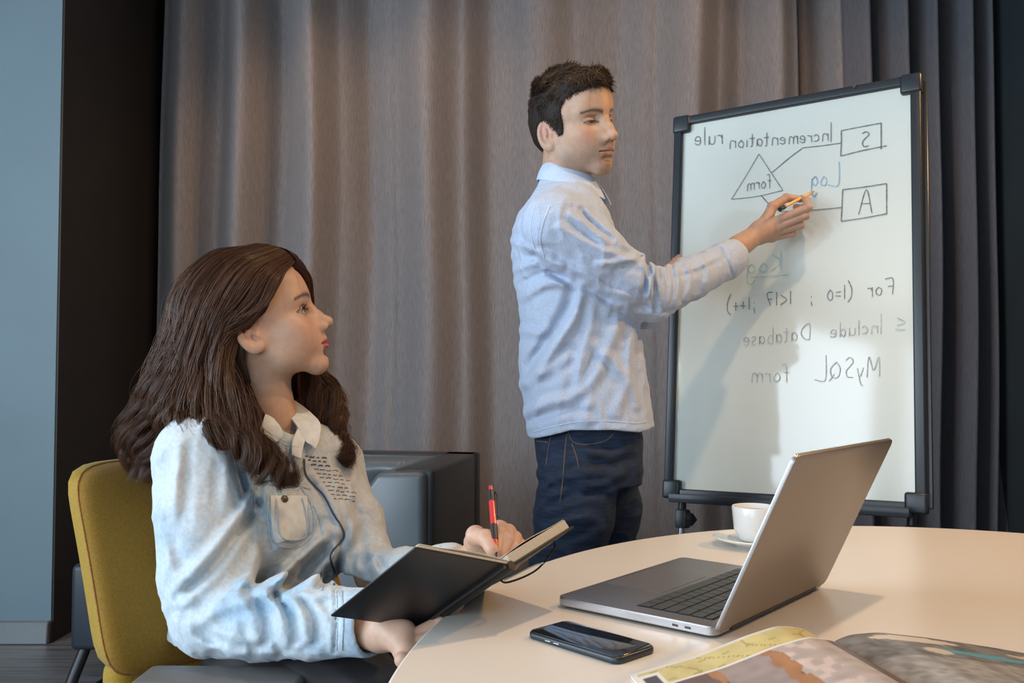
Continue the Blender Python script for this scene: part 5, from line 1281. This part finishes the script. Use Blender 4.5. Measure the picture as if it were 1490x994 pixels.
# ------------------------------------------------------------------ the seated woman
def woman():
    R = rotm(math.radians(11), math.radians(18), 0.0); o = W(377, 471, 1.61)
    t = thing('person', 'seated woman with long wavy brown hair in a washed pale denim shirt', 'person', (-0.45, 1.6, 0))
    P = lambda x, y, Y: W(x, y, Y)
    nb_w = P(392, 622, 1.62); b = (nb_w-o)@R
    H = head_mesh('woman', 0.0016, (np.array([-0.020, 0, -0.050]), b, 0.047, 0.052))
    SK0 = head_mesh.skull; Vh = H[0]@R.T+o
    # right hand under the notebook: wrist and heel of the hand, fingers up along the cover
    wr = P(556, 920, 1.235); fo = P(505, 915, 1.29)
    fr = []
    for k, (a_, b_, c_) in enumerate((((600, 926, 1.20), (640, 905, 1.215), (668, 880, 1.235)), ((596, 938, 1.19), (632, 925, 1.20), (660, 905, 1.215)), ((592, 950, 1.18), (625, 945, 1.19), (650, 930, 1.20)), ((586, 960, 1.17), (612, 962, 1.18), (636, 952, 1.19)))):
        fr.append(([P(584, 915+k*12, 1.205-0.006*k), P(*a_), P(*b_), P(*c_)], [0.0105, 0.0095, 0.0085, 0.0075]))
    fr.append(([P(566, 912, 1.22), P(585, 905, 1.235), P(603, 896, 1.25), P(618, 888, 1.26)], [0.013, 0.0115, 0.010, 0.0085]))
    palmr = [(P(565, 915, 1.225), P(590, 916+k*11, 1.205-0.008*k), 0.0165, 0.0125) for k in range(4)]
    HR = hand_mesh(fr, palmr, [(wr, fo, 0.0235, 0.029), (wr, P(568, 922, 1.222), 0.0235, 0.0185)], 'woman')
    # left hand writing: knuckles up, curled fingers towards the camera
    tipp = P(722, 812, 1.160)
    Y0 = 1.205
    lf = [
        ([P(706, 800, 1.265), P(689, 789, 1.232), P(692, 779, 1.208), P(707, 783, 1.188), P(716, 800, 1.170)], [0.0125, 0.0120, 0.0120, 0.0105, 0.0090]),      # thumb loops in front
        ([P(716, 788, 1.268), P(727, 770, 1.235), P(726, 776, 1.203), P(722, 800, 1.178)], [0.0118, 0.0110, 0.0098, 0.0082]),
        ([P(728, 790, 1.268), P(739, 775, 1.232), P(737, 786, 1.200), P(729, 808, 1.182)], [0.0115, 0.0106, 0.0095, 0.0080]),
        ([P(736, 794, 1.266), P(748, 784, 1.232), P(745, 797, 1.202), P(738, 816, 1.188)], [0.0110, 0.0100, 0.0090, 0.0078]),
        ([P(742, 800, 1.262), P(755, 793, 1.234), P(753, 805, 1.208), P(747, 822, 1.196)], [0.0098, 0.0088, 0.0080, 0.0070]),
    ]
    wl = P(690, 815, 1.335)
    palml = [(P(696, 808, 1.325), P(712+9*k, 792+4*k, 1.270), 0.0165, 0.0120) for k in range(4)]
    HL = hand_mesh(lf, palml, [(wl, P(660, 822, 1.38), 0.020, 0.026), (wl, P(697, 810, 1.32), 0.0205, 0.0175)], 'woman')
    sh_r, el_r = P(287, 668, 1.47), P(305, 893, 1.395)
    sh_l, el_l = P(482, 680, 1.72), P(545, 835, 1.60)
    core = [('cap', nb_w, P(388, 700, 1.61), 0.05, 0.08), ('cap', P(385, 720, 1.61), P(390, 930, 1.61), 0.09, 0.10), ('cap', sh_r, sh_l, 0.04, 0.04), ('cap', sh_r, el_r, 0.038, 0.034), ('cap', el_r, fo, 0.034, 0.028),
            ('cap', sh_l, el_l, 0.036, 0.032), ('cap', el_l, P(660, 822, 1.38), 0.032, 0.025), ('cap', [-0.43, 1.54, 0.53], [-0.08, 1.20, 0.55], 0.07, 0.05), ('cap', [-0.36, 1.68, 0.53], [-0.02, 1.40, 0.54], 0.07, 0.05),
            ('cap', [-0.08, 1.20, 0.55], [-0.06, 1.16, 0.10], 0.048, 0.034), ('cap', [-0.02, 1.40, 0.54], [0.0, 1.36, 0.10], 0.048, 0.034)]
    Cc = body_core(core, 'woman', (-0.70, 1.0, 0.04), (0.15, 1.95, 1.15))
    V, F, K = merge([(Vh, H[1], H[2]), HR, HL, Cc])
    from_me('body', pyme('body', V, F, K), M['skin'], t)
    eyes(t, R, o, 1.0, (0.97, 0.10, 0.10), (0.05, 0.035, 0.022), -0.0045, 0.0138)
    for s in (-1, 1):                     # upper lashes
        C_ = []
        for q in np.linspace(-1, 1, 26):
            y_ = s*0.0315+q*0.0115; z_ = -0.0040+0.0062*math.sqrt(max(1-q*q, 0)); x_ = 0.0835-0.0045*(1-0) *q*q
            a_ = np.array([x_, y_, z_]); C_.append(np.array([a_, a_+[0.004, 0.0006*q, 0.0015], a_+[0.0072, 0.0012*q, 0.0045]]))
        Vl, Fl, Kl = strands(np.array(C_), np.full(len(C_), 0.0006), 3, np.tile([0.01, 0.008, 0.007], (len(C_), 1)))
        from_me('eyelashes', pyme('eyelashes', Vl@R.T+o, Fl, Kl), M['hair_w'], t)

    # ---- shirt
    f = Field((-0.66, 1.10, 0.59), (-0.05, 1.92, 1.06), 0.0034)
    fv = unit([0.75, -0.66])
    rows = [(616, 391, 1.62, 0.060, 0.090), (624, 391, 1.62, 0.072, 0.125), (636, 389, 1.61, 0.085, 0.155), (655, 387, 1.61, 0.095, 0.180), (690, 385, 1.61, 0.108, 0.182), (730, 383, 1.61, 0.122, 0.172), (765, 380, 1.61, 0.128, 0.168), (800, 378, 1.61, 0.122, 0.160), (850, 376, 1.61, 0.120, 0.150), (900, 378, 1.61, 0.125, 0.155), (950, 384, 1.61, 0.130, 0.165), (990, 388, 1.61, 0.135, 0.17)]
    f.loft([W(q[1], q[0], q[2]) for q in rows], [fv]*len(rows), None, [q[3] for q in rows], [q[4] for q in rows], 0.01, 2.25)
    lv = np.array([0.66, 0.75, 0]); f3 = np.array([fv[0], fv[1], 0])
    for s in (-1, 1): f.ell(P(383, 765, 1.61)+f3*0.090+lv*0.075*s, (0.058, 0.058, 0.060), 0.045)
    f.ell(sh_r+[0, 0, 0.004], (0.062, 0.060, 0.062), 0.03); f.ell(sh_l, (0.052, 0.052, 0.052), 0.03)
    cuff = P(540, 906, 1.255)
    g = Field((-0.66, 1.10, 0.59), (-0.05, 1.92, 1.06), 0.0034)
    g.chain([P(288, 665, 1.465), P(296, 750, 1.44), P(300, 830, 1.41), P(312, 893, 1.385), P(380, 903, 1.345), P(460, 903, 1.30), cuff], [0.068, 0.069, 0.067, 0.060, 0.053, 0.047, 0.0455], 0.03)
    hh = np.maximum(0.014-np.abs(f.d-g.d), 0)/0.014; f.d = (np.minimum(f.d, g.d)-hh*hh*0.0035).astype(np.float32)
    f.chain([sh_l, P(516, 760, 1.665), el_l, P(590, 838, 1.50), P(655, 824, 1.39)], [0.052, 0.049, 0.044, 0.040, 0.034], 0.02)
    fd = []
    def ad(pl, amp, wd=0.009, Y=1.36): fd.append((pl, Y, amp, wd))
    # upper sleeve
    ad([(372, 735), (345, 775), (305, 830), (262, 868)], -0.0085, 0.008); ad([(376, 722), (350, 750), (315, 795), (270, 840)], 0.0070, 0.010)
    ad([(425, 835), (385, 862), (340, 880), (285, 905)], 0.0065, 0.010); ad([(378, 770), (372, 815), (350, 850), (310, 880)], 0.0060, 0.010)
    ad([(350, 640), (360, 680), (368, 720)], 0.0060, 0.007); ad([(338, 640), (348, 680), (358, 715)], -0.0045, 0.007); ad([(300, 620), (306, 660), (300, 700)], 0.003, 0.010)
    ad([(262, 640), (258, 690), (252, 740)], 0.0045, 0.009); ad([(275, 655), (272, 700), (268, 760)], -0.0035, 0.009); ad([(318, 640), (328, 690), (330, 740)], 0.004, 0.010)
    ad([(236, 780), (250, 830), (270, 870)], 0.0045, 0.010); ad([(300, 905), (330, 925), (370, 935)], 0.005, 0.009); ad([(262, 905), (300, 940), (355, 945)], 0.0055, 0.009)
    ad([(345, 870), (365, 895), (372, 930)], 0.006, 0.008); ad([(362, 860), (385, 885), (392, 925)], -0.006, 0.007); ad([(380, 858), (404, 885), (414, 935)], 0.0065, 0.007); ad([(400, 868), (425, 895), (432, 930)], -0.0055, 0.006)
    ad([(410, 862), (436, 885), (448, 930)], 0.0055, 0.007); ad([(440, 872), (458, 895), (462, 930)], -0.004, 0.006); ad([(430, 866), (462, 868), (484, 862)], 0.0045, 0.007); ad([(455, 880), (475, 900), (482, 935)], 0.0035, 0.007)
    ad([(487, 858), (489, 905), (487, 948)], -0.0028, 0.003); ad([(320, 960), (350, 952), (395, 948)], 0.004, 0.007)
    # body
    ad([(395, 640), (385, 680), (372, 730)], -0.0050, 0.008, 1.48); ad([(480, 775), (440, 812), (395, 850)], 0.0090, 0.011, 1.50); ad([(470, 800), (440, 830), (400, 862)], -0.0070, 0.009, 1.50)
    ad([(490, 800), (455, 845), (415, 870)], 0.0060, 0.009, 1.50); ad([(380, 700), (395, 745), (410, 790)], 0.004, 0.010, 1.50); ad([(520, 760), (505, 800), (500, 845)], 0.005, 0.009, 1.55)
    ad([(500, 720), (520, 750), (525, 790)], -0.004, 0.009, 1.55); ad([(540, 800), (545, 825), (560, 845)], 0.005, 0.008, 1.58); ad([(528, 822), (545, 812), (556, 822)], -0.005, 0.006, 1.58)
    ad([(455, 690), (478, 722), (494, 765), (486, 800), (484, 850)], 0.0045, 0.006, 1.52);
    def ex(P_):
        a_ = vnoise(P_*np.array([1, 1, 0.6]), 20, 1); b_ = vnoise(P_, 45, 2)
        return -0.0036*(1-np.abs(a_))**3-0.0018*(1-np.abs(b_))**3+0.0014
    fd = [(a_, b_, c_*1.25, d_*0.92) for a_, b_, c_, d_ in fd]
    f.disp(fold_fn(fd, ex), 0.02)
    ca = unit(cuff-P(460, 903, 1.30)); f.cut(lambda Q: ((Q-cuff-ca*0.004)@ca)-np.where(np.linalg.norm(Q-cuff, axis=-1) < 0.10, 0, 1), 0.002)
    f.cap(cuff-ca*0.02, cuff+ca*0.03, 0.040, 0.041, 0.001, sub=True)
    # hem rides on the lap
    f.cut(lambda Q: 0.612+0.10*np.clip((Q[..., 0]+0.42)/0.12, 0, 1)*(Q[..., 1] > 1.40)-Q[..., 2], 0.003)
    # neck opening
    nd = unit(o-nb_w)
    f.cap(nb_w-nd*0.015+f3*0.006, nb_w+nd*0.12, 0.047, 0.052, 0.003, sub=True)
    f.cap(nb_w+f3*0.055-nd*0.03, nb_w+f3*0.06+nd*0.05, 0.016, 0.030, 0.006, sub=True)
    Vs, Fs = f.mesh(1)
    Ks = np.tile([0.56, 0.645, 0.70], (len(Vs), 1))
    n1 = vnoise(Vs, 13, 4); n2 = vnoise(Vs, 34, 5)
    # washed wear: pale on raised areas, blue in worn patches along seams
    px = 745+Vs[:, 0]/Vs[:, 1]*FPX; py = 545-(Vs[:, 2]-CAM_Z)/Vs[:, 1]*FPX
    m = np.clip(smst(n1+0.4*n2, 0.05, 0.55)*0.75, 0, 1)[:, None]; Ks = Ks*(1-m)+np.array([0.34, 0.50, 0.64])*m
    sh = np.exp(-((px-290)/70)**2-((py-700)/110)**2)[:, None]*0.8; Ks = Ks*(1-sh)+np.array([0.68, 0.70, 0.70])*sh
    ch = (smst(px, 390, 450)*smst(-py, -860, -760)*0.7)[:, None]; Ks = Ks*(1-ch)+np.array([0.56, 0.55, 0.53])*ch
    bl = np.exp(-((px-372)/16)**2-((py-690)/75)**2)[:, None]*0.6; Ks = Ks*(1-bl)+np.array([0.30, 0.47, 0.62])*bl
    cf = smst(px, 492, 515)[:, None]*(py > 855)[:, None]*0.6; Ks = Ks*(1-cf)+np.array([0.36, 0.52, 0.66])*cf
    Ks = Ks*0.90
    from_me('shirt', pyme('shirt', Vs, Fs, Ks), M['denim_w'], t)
    sk = Skin(Vs, Fs)
    # collar leaves standing open at the throat
    def leafc(pts, name='collar'):
        def pd(x_, y_, Y_):
            h_, _n = sk.hit(x_, y_)
            if h_ is not None and h_[1] < Y_+0.02: Y_ = min(Y_, h_[1]-0.010)
            return P(x_, y_, Y_)
        G = np.array([[pd(*q) for q in row] for row in pts]); m_, n_ = 14, 14
        A_ = np.stack([cr(G[i], n_) for i in range(len(G))]); B_ = np.stack([cr(A_[:, j], m_) for j in range(n_)], 1)
        return sheet(name, B_, 0.0028, M['denim_edge2'], t)
    leafc([[(411, 577, 1.665), (427, 583, 1.672), (442, 593, 1.668)], [(412, 590, 1.640), (432, 596, 1.640), (456, 605, 1.640)], [(420, 604, 1.610), (440, 611, 1.605), (466, 618, 1.610)], [(432, 620, 1.580), (448, 628, 1.578), (464, 640, 1.585)], [(446, 644, 1.560), (453, 648, 1.558), (458, 653, 1.560)]])
    leafc([[(386, 603, 1.548), (392, 606, 1.550), (398, 610, 1.555)], [(382, 616, 1.530), (394, 620, 1.530), (408, 622, 1.535)], [(378, 630, 1.518), (394, 634, 1.516), (412, 633, 1.520)], [(377, 640, 1.510), (390, 645, 1.508), (404, 643, 1.512)]])
    leafc([[(436, 618, 1.62), (448, 632, 1.60)], [(426, 640, 1.575), (440, 652, 1.565)], [(424, 662, 1.535), (438, 668, 1.535)]], 'collar_stand')
    surf_ribbon('placket_edge', sk, [(442, 668), (444, 690), (456, 706), (472, 722), (484, 745), (497, 768), (500, 782), (488, 796), (481, 812), (486, 832), (486, 852)], 0.0026, M['placket'], t, 0.0010, th=0.0016)
    surf_ribbon('placket_seam', sk, [(428, 672), (434, 700), (448, 725), (464, 752), (472, 790), (468, 830), (468, 860)], 0.0022, M['denim_edge'], t, 0.0005)
    # chest pocket with flap and button
    def pk(s, tt): return (s, tt)
    surf_patch('chest_pocket', sk, [(392, 722), (446, 722), (398, 790), (448, 782)], 14, 14, M['denim_edge2'], t, 0.0014, 0.0018, shape=lambda s, tt: (s, 0.5+(tt-0.5)*(1-0.35*max(0, s-0.75)*4*0.4)))
    surf_ribbon('pocket_stitch', sk, [(388, 720), (390, 755), (394, 785), (412, 796), (438, 794), (454, 780), (456, 750), (448, 720)], 0.0018, M['denim_edge'], t, 0.0010)
    surf_ribbon('pocket_stitch', sk, [(400, 728), (402, 760), (408, 782), (424, 786), (440, 780), (446, 762), (438, 726)], 0.0014, M['denim_edge'], t, 0.0034)
    surf_ribbon('yoke_seam', sk, [(378, 700), (400, 706), (430, 706), (452, 712)], 0.0018, M['denim_edge'], t, 0.0006)
    p_, n_ = sk.hit(413, 727, 0.003)
    if p_ is not None:
        for nm, r_, c_ in (('button', 0.0062, 0.0), ('button_center', 0.0035, 0.0016)):
            u_ = unit(np.cross(n_, [0, 0, 1])); v_ = np.cross(n_, u_); bm = bmesh.new(); pr = [(r_, 0.0), (r_, 0.0012), (r_*0.7, 0.0024)]; rg = []
            for rr, zz in pr: rg.append([bm.verts.new(p_+n_*(zz+c_)+u_*rr*math.cos(q)+v_*rr*math.sin(q)) for q in np.linspace(0, 2*PI, 20, endpoint=False)])
            bm.faces.new(rg[-1])
            for i in range(2):
                for j in range(20): bm.faces.new((rg[i][j], rg[i][(j+1) % 20], rg[i+1][(j+1) % 20], rg[i+1][j]))
            from_bm(nm, bm, M['brass'], t)
    surf_ribbon('cuff_seam', sk, [(489, 860), (492, 900), (490, 946)], 0.0022, M['denim_edge'], t, 0.0005); surf_ribbon('cuff_seam', sk, [(497, 860), (500, 900), (498, 946)], 0.0016, M['denim_edge'], t, 0.0005)
    surf_ribbon('shoulder_seam', sk, [(338, 628), (352, 660), (364, 700), (370, 735)], 0.0026, M['denim_edge'], t, 0.0006)
    # illegible printed script on the far chest
    for k in range(11):
        y_ = 664+k*6.2; x0 = 444+k*4.2; x1 = min(x0+34+6*math.sin(k*1.7), 522); 
        if k < 3: x1 = x0+26
        q = x0
        while q < x1:
            L_ = 3+5*rng.random(); surf_ribbon('printed_script', sk, [(q, y_+0.10*(q-x0)), (q+L_*0.5, y_+0.10*(q-x0)+rng.uniform(-1.6, 1.6)), (q+L_, y_+0.12*(q-x0))], 0.0013 if k > 2 else 0.0026, M['print'], t, 0.0005, n=5, th=0.0004); q += L_+2+2*rng.random()
    # ---- trousers
    f = Field((-0.62, 1.02, 0.09), (0.12, 1.90, 0.70), 0.006)
    f.chain([[-0.43, 1.56, 0.545], [-0.26, 1.36, 0.560], [-0.06, 1.20, 0.565], [-0.05, 1.17, 0.12]], [0.105, 0.088, 0.068, 0.052], 0.05)
    f.chain([[-0.36, 1.68, 0.55], [-0.18, 1.56, 0.56], [0.02, 1.42, 0.555], [0.02, 1.38, 0.12]], [0.100, 0.085, 0.066, 0.052], 0.05)
    f.disp(lambda P_: -0.006*(1-np.abs(vnoise(P_*np.array([1, 1, 1]), 16, 7)))**3, 0.02)
    f.cut(lambda Q: 0.10-Q[..., 2]); Vt, Ft = f.mesh(1); from_me('trousers', pyme('trousers', Vt, Ft), M['trouser'], t)
    for p in ((-0.05, 1.17), (0.02, 1.38)):
        f = Field((p[0]-0.1, p[1]-0.16, -0.005), (p[0]+0.22, p[1]+0.10, 0.15), 0.005)
        f.cap((p[0]-0.01, p[1], 0.045), (p[0]+0.14, p[1]-0.08, 0.032), 0.04, 0.032, 0.01); f.cap((p[0], p[1], 0.05), (p[0], p[1], 0.12), 0.042, 0.044, 0.02)
        f.cut(lambda Q: 0.004-Q[..., 2]); Vq, Fq = f.mesh(1); from_me('shoe', pyme('shoe', Vq, Fq), M['shoe'], t)

    # ---- hair: sheets of strands that follow guide locks
    def sheet_hair(guides, n, wave, spread, thick, m=30, seed=0, rad=0.0005, tone=0.0):
        g = np.array([cr(np.array([P(*q) for q in gd]), m) for gd in guides])      # k,m,3
        k = len(g); u = rng.random(n)*(k-1); nc = 5.0
        uc = (np.floor(u*nc)+0.5)/nc; sl = np.linspace(0, 1, m)[None]
        ue = np.clip(u[:, None]+(uc-u)[:, None]*0.72*sl**1.3, 0, k-1-1e-6)          # strands gather in locks as they fall
        i = np.minimum(ue.astype(int), k-2); fu = (ue-i)[..., None]; mm = np.arange(m)[None]
        gp = np.concatenate([2*g[:1]-g[1:2], g, 2*g[-1:]-g[-2:-1]])
        a_, b_, c_, d_ = gp[i, mm], gp[i+1, mm], gp[i+2, mm], gp[i+3, mm]
        cur = 0.5*((2*b_)+(-a_+c_)*fu+(2*a_-5*b_+4*c_-d_)*fu**2+(-a_+3*b_-3*c_+d_)*fu**3)
        s_ = np.linspace(0, 1, m)[None, :, None]
        T = np.gradient(cur, axis=1); T /= np.linalg.norm(T, axis=2)[..., None]
        out = cur-P(385, 560, 1.62)[None, None]; out[..., 2] *= 0.2; out /= np.linalg.norm(out, axis=2)[..., None]+1e-9
        S = np.cross(T, out)
        clump = np.floor(u*nc)+seed*31; ph = (np.sin(clump*12.9898)*43758.5453) % 1*2*PI; fr = 2.6+((np.sin(clump*7.7)*999) % 1)*1.8
        amp = wave*(s_[..., 0]**1.25)
        w_ = np.sin(2*PI*fr[:, None]*s_[..., 0]**1.3+ph[:, None]); w2 = np.cos(2*PI*fr[:, None]*s_[..., 0]**1.3+ph[:, None])
        # strands gather towards the centre line of their clump as they fall
        depth = (rng.random(n)-0.5)[:, None, None]*thick*(0.35+0.65*np.sin(PI*np.clip(s_, 0.06, 0.94)))
        jit = rng.standard_normal((n, 1, 1))*spread*(0.12+s_**1.4); jit2 = rng.standard_normal((n, 1, 1))*spread*0.6*(0.1+s_**1.5)
        cur = cur+S*(amp*w_)[..., None]+out*(0.8*amp*w2)[..., None]+out*(depth+jit2)+S*jit
        ln = 0.82+0.18*rng.random(n); idx = np.linspace(0, 1, m)[None]*ln[:, None]*(m-1); i0 = np.minimum(idx.astype(int), m-2); ff = (idx-i0)[..., None]
        rr = np.arange(n)[:, None]; cur = cur[rr, i0]*(1-ff)+cur[rr, i0+1]*ff
        tone_ = 0.55+0.75*rng.random((n, 1))+0.25*np.sin(clump*3.3)[:, None]
        col = np.array([0.058, 0.026, 0.014])*tone_+np.array([0.060, 0.022, 0.007])*tone*rng.random((n, 1))
        return strands(cur, rad*(0.7+0.6*rng.random(n)), 3, col)
    near = [
        [(426, 384, 1.605), (405, 404, 1.545), (396, 432, 1.535), (384, 454, 1.530), (362, 468, 1.528), (340, 484, 1.524), (330, 520, 1.515), (342, 560, 1.490), (364, 600, 1.470), (370, 636, 1.440), (388, 668, 1.440), (420, 680, 1.455), (440, 664, 1.47)],
        [(422, 377, 1.606), (388, 400, 1.540), (366, 440, 1.528), (344, 468, 1.522), (324, 495, 1.518), (324, 545, 1.500), (344, 592, 1.465), (368, 635, 1.432), (392, 670, 1.425), (416, 692, 1.430), (432, 676, 1.44)],
        [(412, 367, 1.608), (365, 392, 1.542), (335, 445, 1.522), (318, 505, 1.508), (322, 565, 1.485), (345, 615, 1.445), (368, 652, 1.418), (390, 684, 1.412), (402, 704, 1.42)],
        [(400, 362, 1.608), (348, 384, 1.548), (312, 440, 1.522), (296, 505, 1.508), (292, 565, 1.488), (308, 612, 1.450), (340, 638, 1.422), (368, 660, 1.412), (388, 692, 1.415)],
        [(388, 360, 1.610), (330, 378, 1.560), (292, 430, 1.530), (276, 495, 1.512), (264, 560, 1.498), (262, 606, 1.475), (280, 624, 1.442), (308, 632, 1.425), (340, 640, 1.42)],
        [(376, 360, 1.612), (316, 374, 1.572), (276, 425, 1.545), (262, 490, 1.526), (246, 550, 1.514), (232, 600, 1.502), (224, 645, 1.500), (218, 682, 1.505)],
        [(366, 361, 1.615), (312, 372, 1.592), (266, 420, 1.565), (254, 485, 1.548), (234, 545, 1.536), (214, 596, 1.526), (206, 645, 1.525), (226, 698, 1.53)],
        [(358, 362, 1.62), (312, 370, 1.615), (262, 420, 1.592), (249, 483, 1.575), (227, 542, 1.565), (203, 592, 1.560), (190, 645, 1.560), (208, 704, 1.56)],
        [(352, 363, 1.63), (312, 372, 1.645), (262, 424, 1.632), (248, 485, 1.615), (226, 545, 1.605), (202, 595, 1.600), (188, 648, 1.600), (206, 708, 1.60)],
        [(350, 366, 1.64), (312, 380, 1.675), (270, 436, 1.670), (256, 495, 1.655), (236, 560, 1.640), (214, 618, 1.635), (206, 670, 1.63), (220, 708, 1.63)],
    ]
    far = [
        [(428, 384, 1.622), (446, 402, 1.665), (450, 432, 1.695), (452, 475, 1.710), (462, 525, 1.700), (480, 555, 1.685), (494, 600, 1.670), (502, 640, 1.650), (498, 678, 1.630), (478, 676, 1.62)],
        [(424, 376, 1.622), (438, 388, 1.660), (444, 420, 1.700), (440, 480, 1.720), (450, 540, 1.715), (470, 580, 1.695), (486, 625, 1.670), (500, 665, 1.650), (488, 690, 1.63)],
        [(414, 366, 1.622), (426, 376, 1.660), (430, 420, 1.705), (425, 490, 1.725), (436, 550, 1.720), (456, 595, 1.695), (470, 640, 1.665), (480, 670, 1.640), (466, 690, 1.625)],
        [(400, 362, 1.622), (408, 374, 1.665), (408, 425, 1.715), (404, 500, 1.730), (418, 560, 1.720), (440, 605, 1.695), (455, 640, 1.660), (462, 670, 1.635), (452, 684, 1.62)],
        [(384, 358, 1.625), (376, 380, 1.680), (368, 430, 1.720), (370, 510, 1.730), (388, 570, 1.715), (410, 600, 1.700), (430, 625, 1.68), (440, 640, 1.67)],
        [(368, 358, 1.63), (335, 385, 1.690), (318, 440, 1.715), (318, 520, 1.715), (330, 585, 1.700), (345, 620, 1.690), (350, 650, 1.68)],
        [(354, 362, 1.635), (305, 395, 1.685), (280, 455, 1.700), (268, 530, 1.690), (262, 600, 1.675), (258, 650, 1.665), (262, 690, 1.66)],
        [(350, 364, 1.64), (290, 398, 1.670), (255, 455, 1.670), (238, 515, 1.655), (215, 575, 1.640), (200, 630, 1.635), (208, 675, 1.63), (222, 712, 1.63)],
    ]
    under = [
        [(345, 505, 1.540), (352, 540, 1.555), (372, 580, 1.560), (385, 612, 1.545), (384, 640, 1.50), (400, 668, 1.47)],
        [(335, 500, 1.56), (340, 560, 1.575), (356, 600, 1.57), (366, 630, 1.54), (372, 655, 1.49), (385, 680, 1.46)],
        [(310, 500, 1.56), (318, 560, 1.58), (330, 605, 1.57), (340, 625, 1.55), (350, 645, 1.50), (366, 672, 1.45)],
        [(280, 500, 1.58), (280, 560, 1.58), (285, 600, 1.57), (280, 630, 1.56), (262, 660, 1.56), (250, 690, 1.57)],
        [(260, 500, 1.62), (250, 560, 1.61), (240, 610, 1.60), (232, 650, 1.59), (232, 680, 1.59), (240, 700, 1.60)],
    ]
    # dark underlayer: cap over the skull and a shell under the strands
    Gh = head_mesh.grid; f = Field(Gh.lo, Gh.lo+(Gh.n-1)*Gh.h, Gh.h); f.d = (SK0-0.005).astype(np.float32)
    f.cut(lambda Q: -0.12-Q[..., 2], 0.002); f.ell((-0.018, 0, 0.036), (0.099, 0.081, 0.087), 0.01); f.ell((-0.055, 0, -0.04), (0.062, 0.070, 0.080), 0.04)
    def hl(Q):
        x, y, z = Q[..., 0], Q[..., 1], Q[..., 2]; ay = np.abs(y)
        lim = np.interp(z, [-0.06, -0.02, 0.010, 0.030, 0.052, 0.075, 0.10], [-0.040, -0.022, 0.006, 0.040, 0.060, 0.079, 0.10]); return x-lim
    f.cut(hl, 0.004); Vc, Fc = f.mesh(1)
    parts = [(Vc@R.T+o, Fc, np.array([0.035, 0.017, 0.010]))]
    def shell(guides, shrink=0.010, m=30, nn=60):
        g = np.array([cr(np.array([P(*q) for q in gd]), m) for gd in guides]); G = np.stack([cr(g[:, j], nn) for j in range(m)], 1)
        out = G-P(385, 560, 1.62); out[..., 2] *= 0.2; out /= np.linalg.norm(out, axis=2)[..., None]
        G = G-out*shrink; G = G[:, :int(m*0.86)]; a_, b_ = G.shape[:2]
        F_ = np.array([(i*b_+j, i*b_+j+1, (i+1)*b_+j+1, (i+1)*b_+j) for i in range(a_-1) for j in range(b_-1)])
        return G.reshape(-1, 3), F_, np.array([0.032, 0.015, 0.009])
    parts += [shell(near), shell(far, 0.008), shell(under, 0.004)]
    parts += [sheet_hair(near, 10500, 0.024, 0.0040, 0.016, seed=1, rad=0.00055, tone=0.6), sheet_hair(near, 1300, 0.022, 0.012, 0.024, seed=2, rad=0.0004, tone=1.0),
              sheet_hair(far, 4200, 0.022, 0.0050, 0.020, seed=3, rad=0.00055, tone=0.6), sheet_hair(far[:3], 1800, 0.022, 0.009, 0.022, seed=5, rad=0.0005, tone=1.0), sheet_hair(under, 2600, 0.006, 0.005, 0.016, seed=4, rad=0.0005, tone=0.2)]
    V, F, K = merge(parts); from_me('hair', pyme('hair', V, F, K), M['hair_w'], t)
    # red pen in the writing hand
    top = P(714, 708, 1.235); d = unit(tipp-top); p = thing('pen', 'red and black ballpoint pen held by the seated woman', 'pen', tipp)
    L = np.linalg.norm(tipp-top)
    tube('barrel', [top+d*0.012, tipp-d*0.016], 0.0043, M['red'], p, 14); tube('button', [top, top+d*0.014], 0.0030, M['red'], p, 12); tube('tip', [tipp-d*0.016, tipp], [0.0042, 0.0008], M['black'], p, 12)
    sdv = unit(np.cross(d, [0, 1, 0]))
    tube('clip', [top+d*0.010+sdv*0.005, top+d*0.014+sdv*0.0085, top+d*0.050+sdv*0.0070], 0.0016, M['black'], p, 8); tube('clip_collar', [top+d*0.008, top+d*0.024], 0.0049, M['black'], p, 14)
    tube('grip', [top+d*0.062, top+d*0.085], 0.0048, M['black'], p, 14)
M['denim_edge2'] = mat('pale denim collar cloth', (0.68, 0.69, 0.67), 0.85, noise=(60, 0.10), bump=(700, 0.3, 0.0009))
woman()
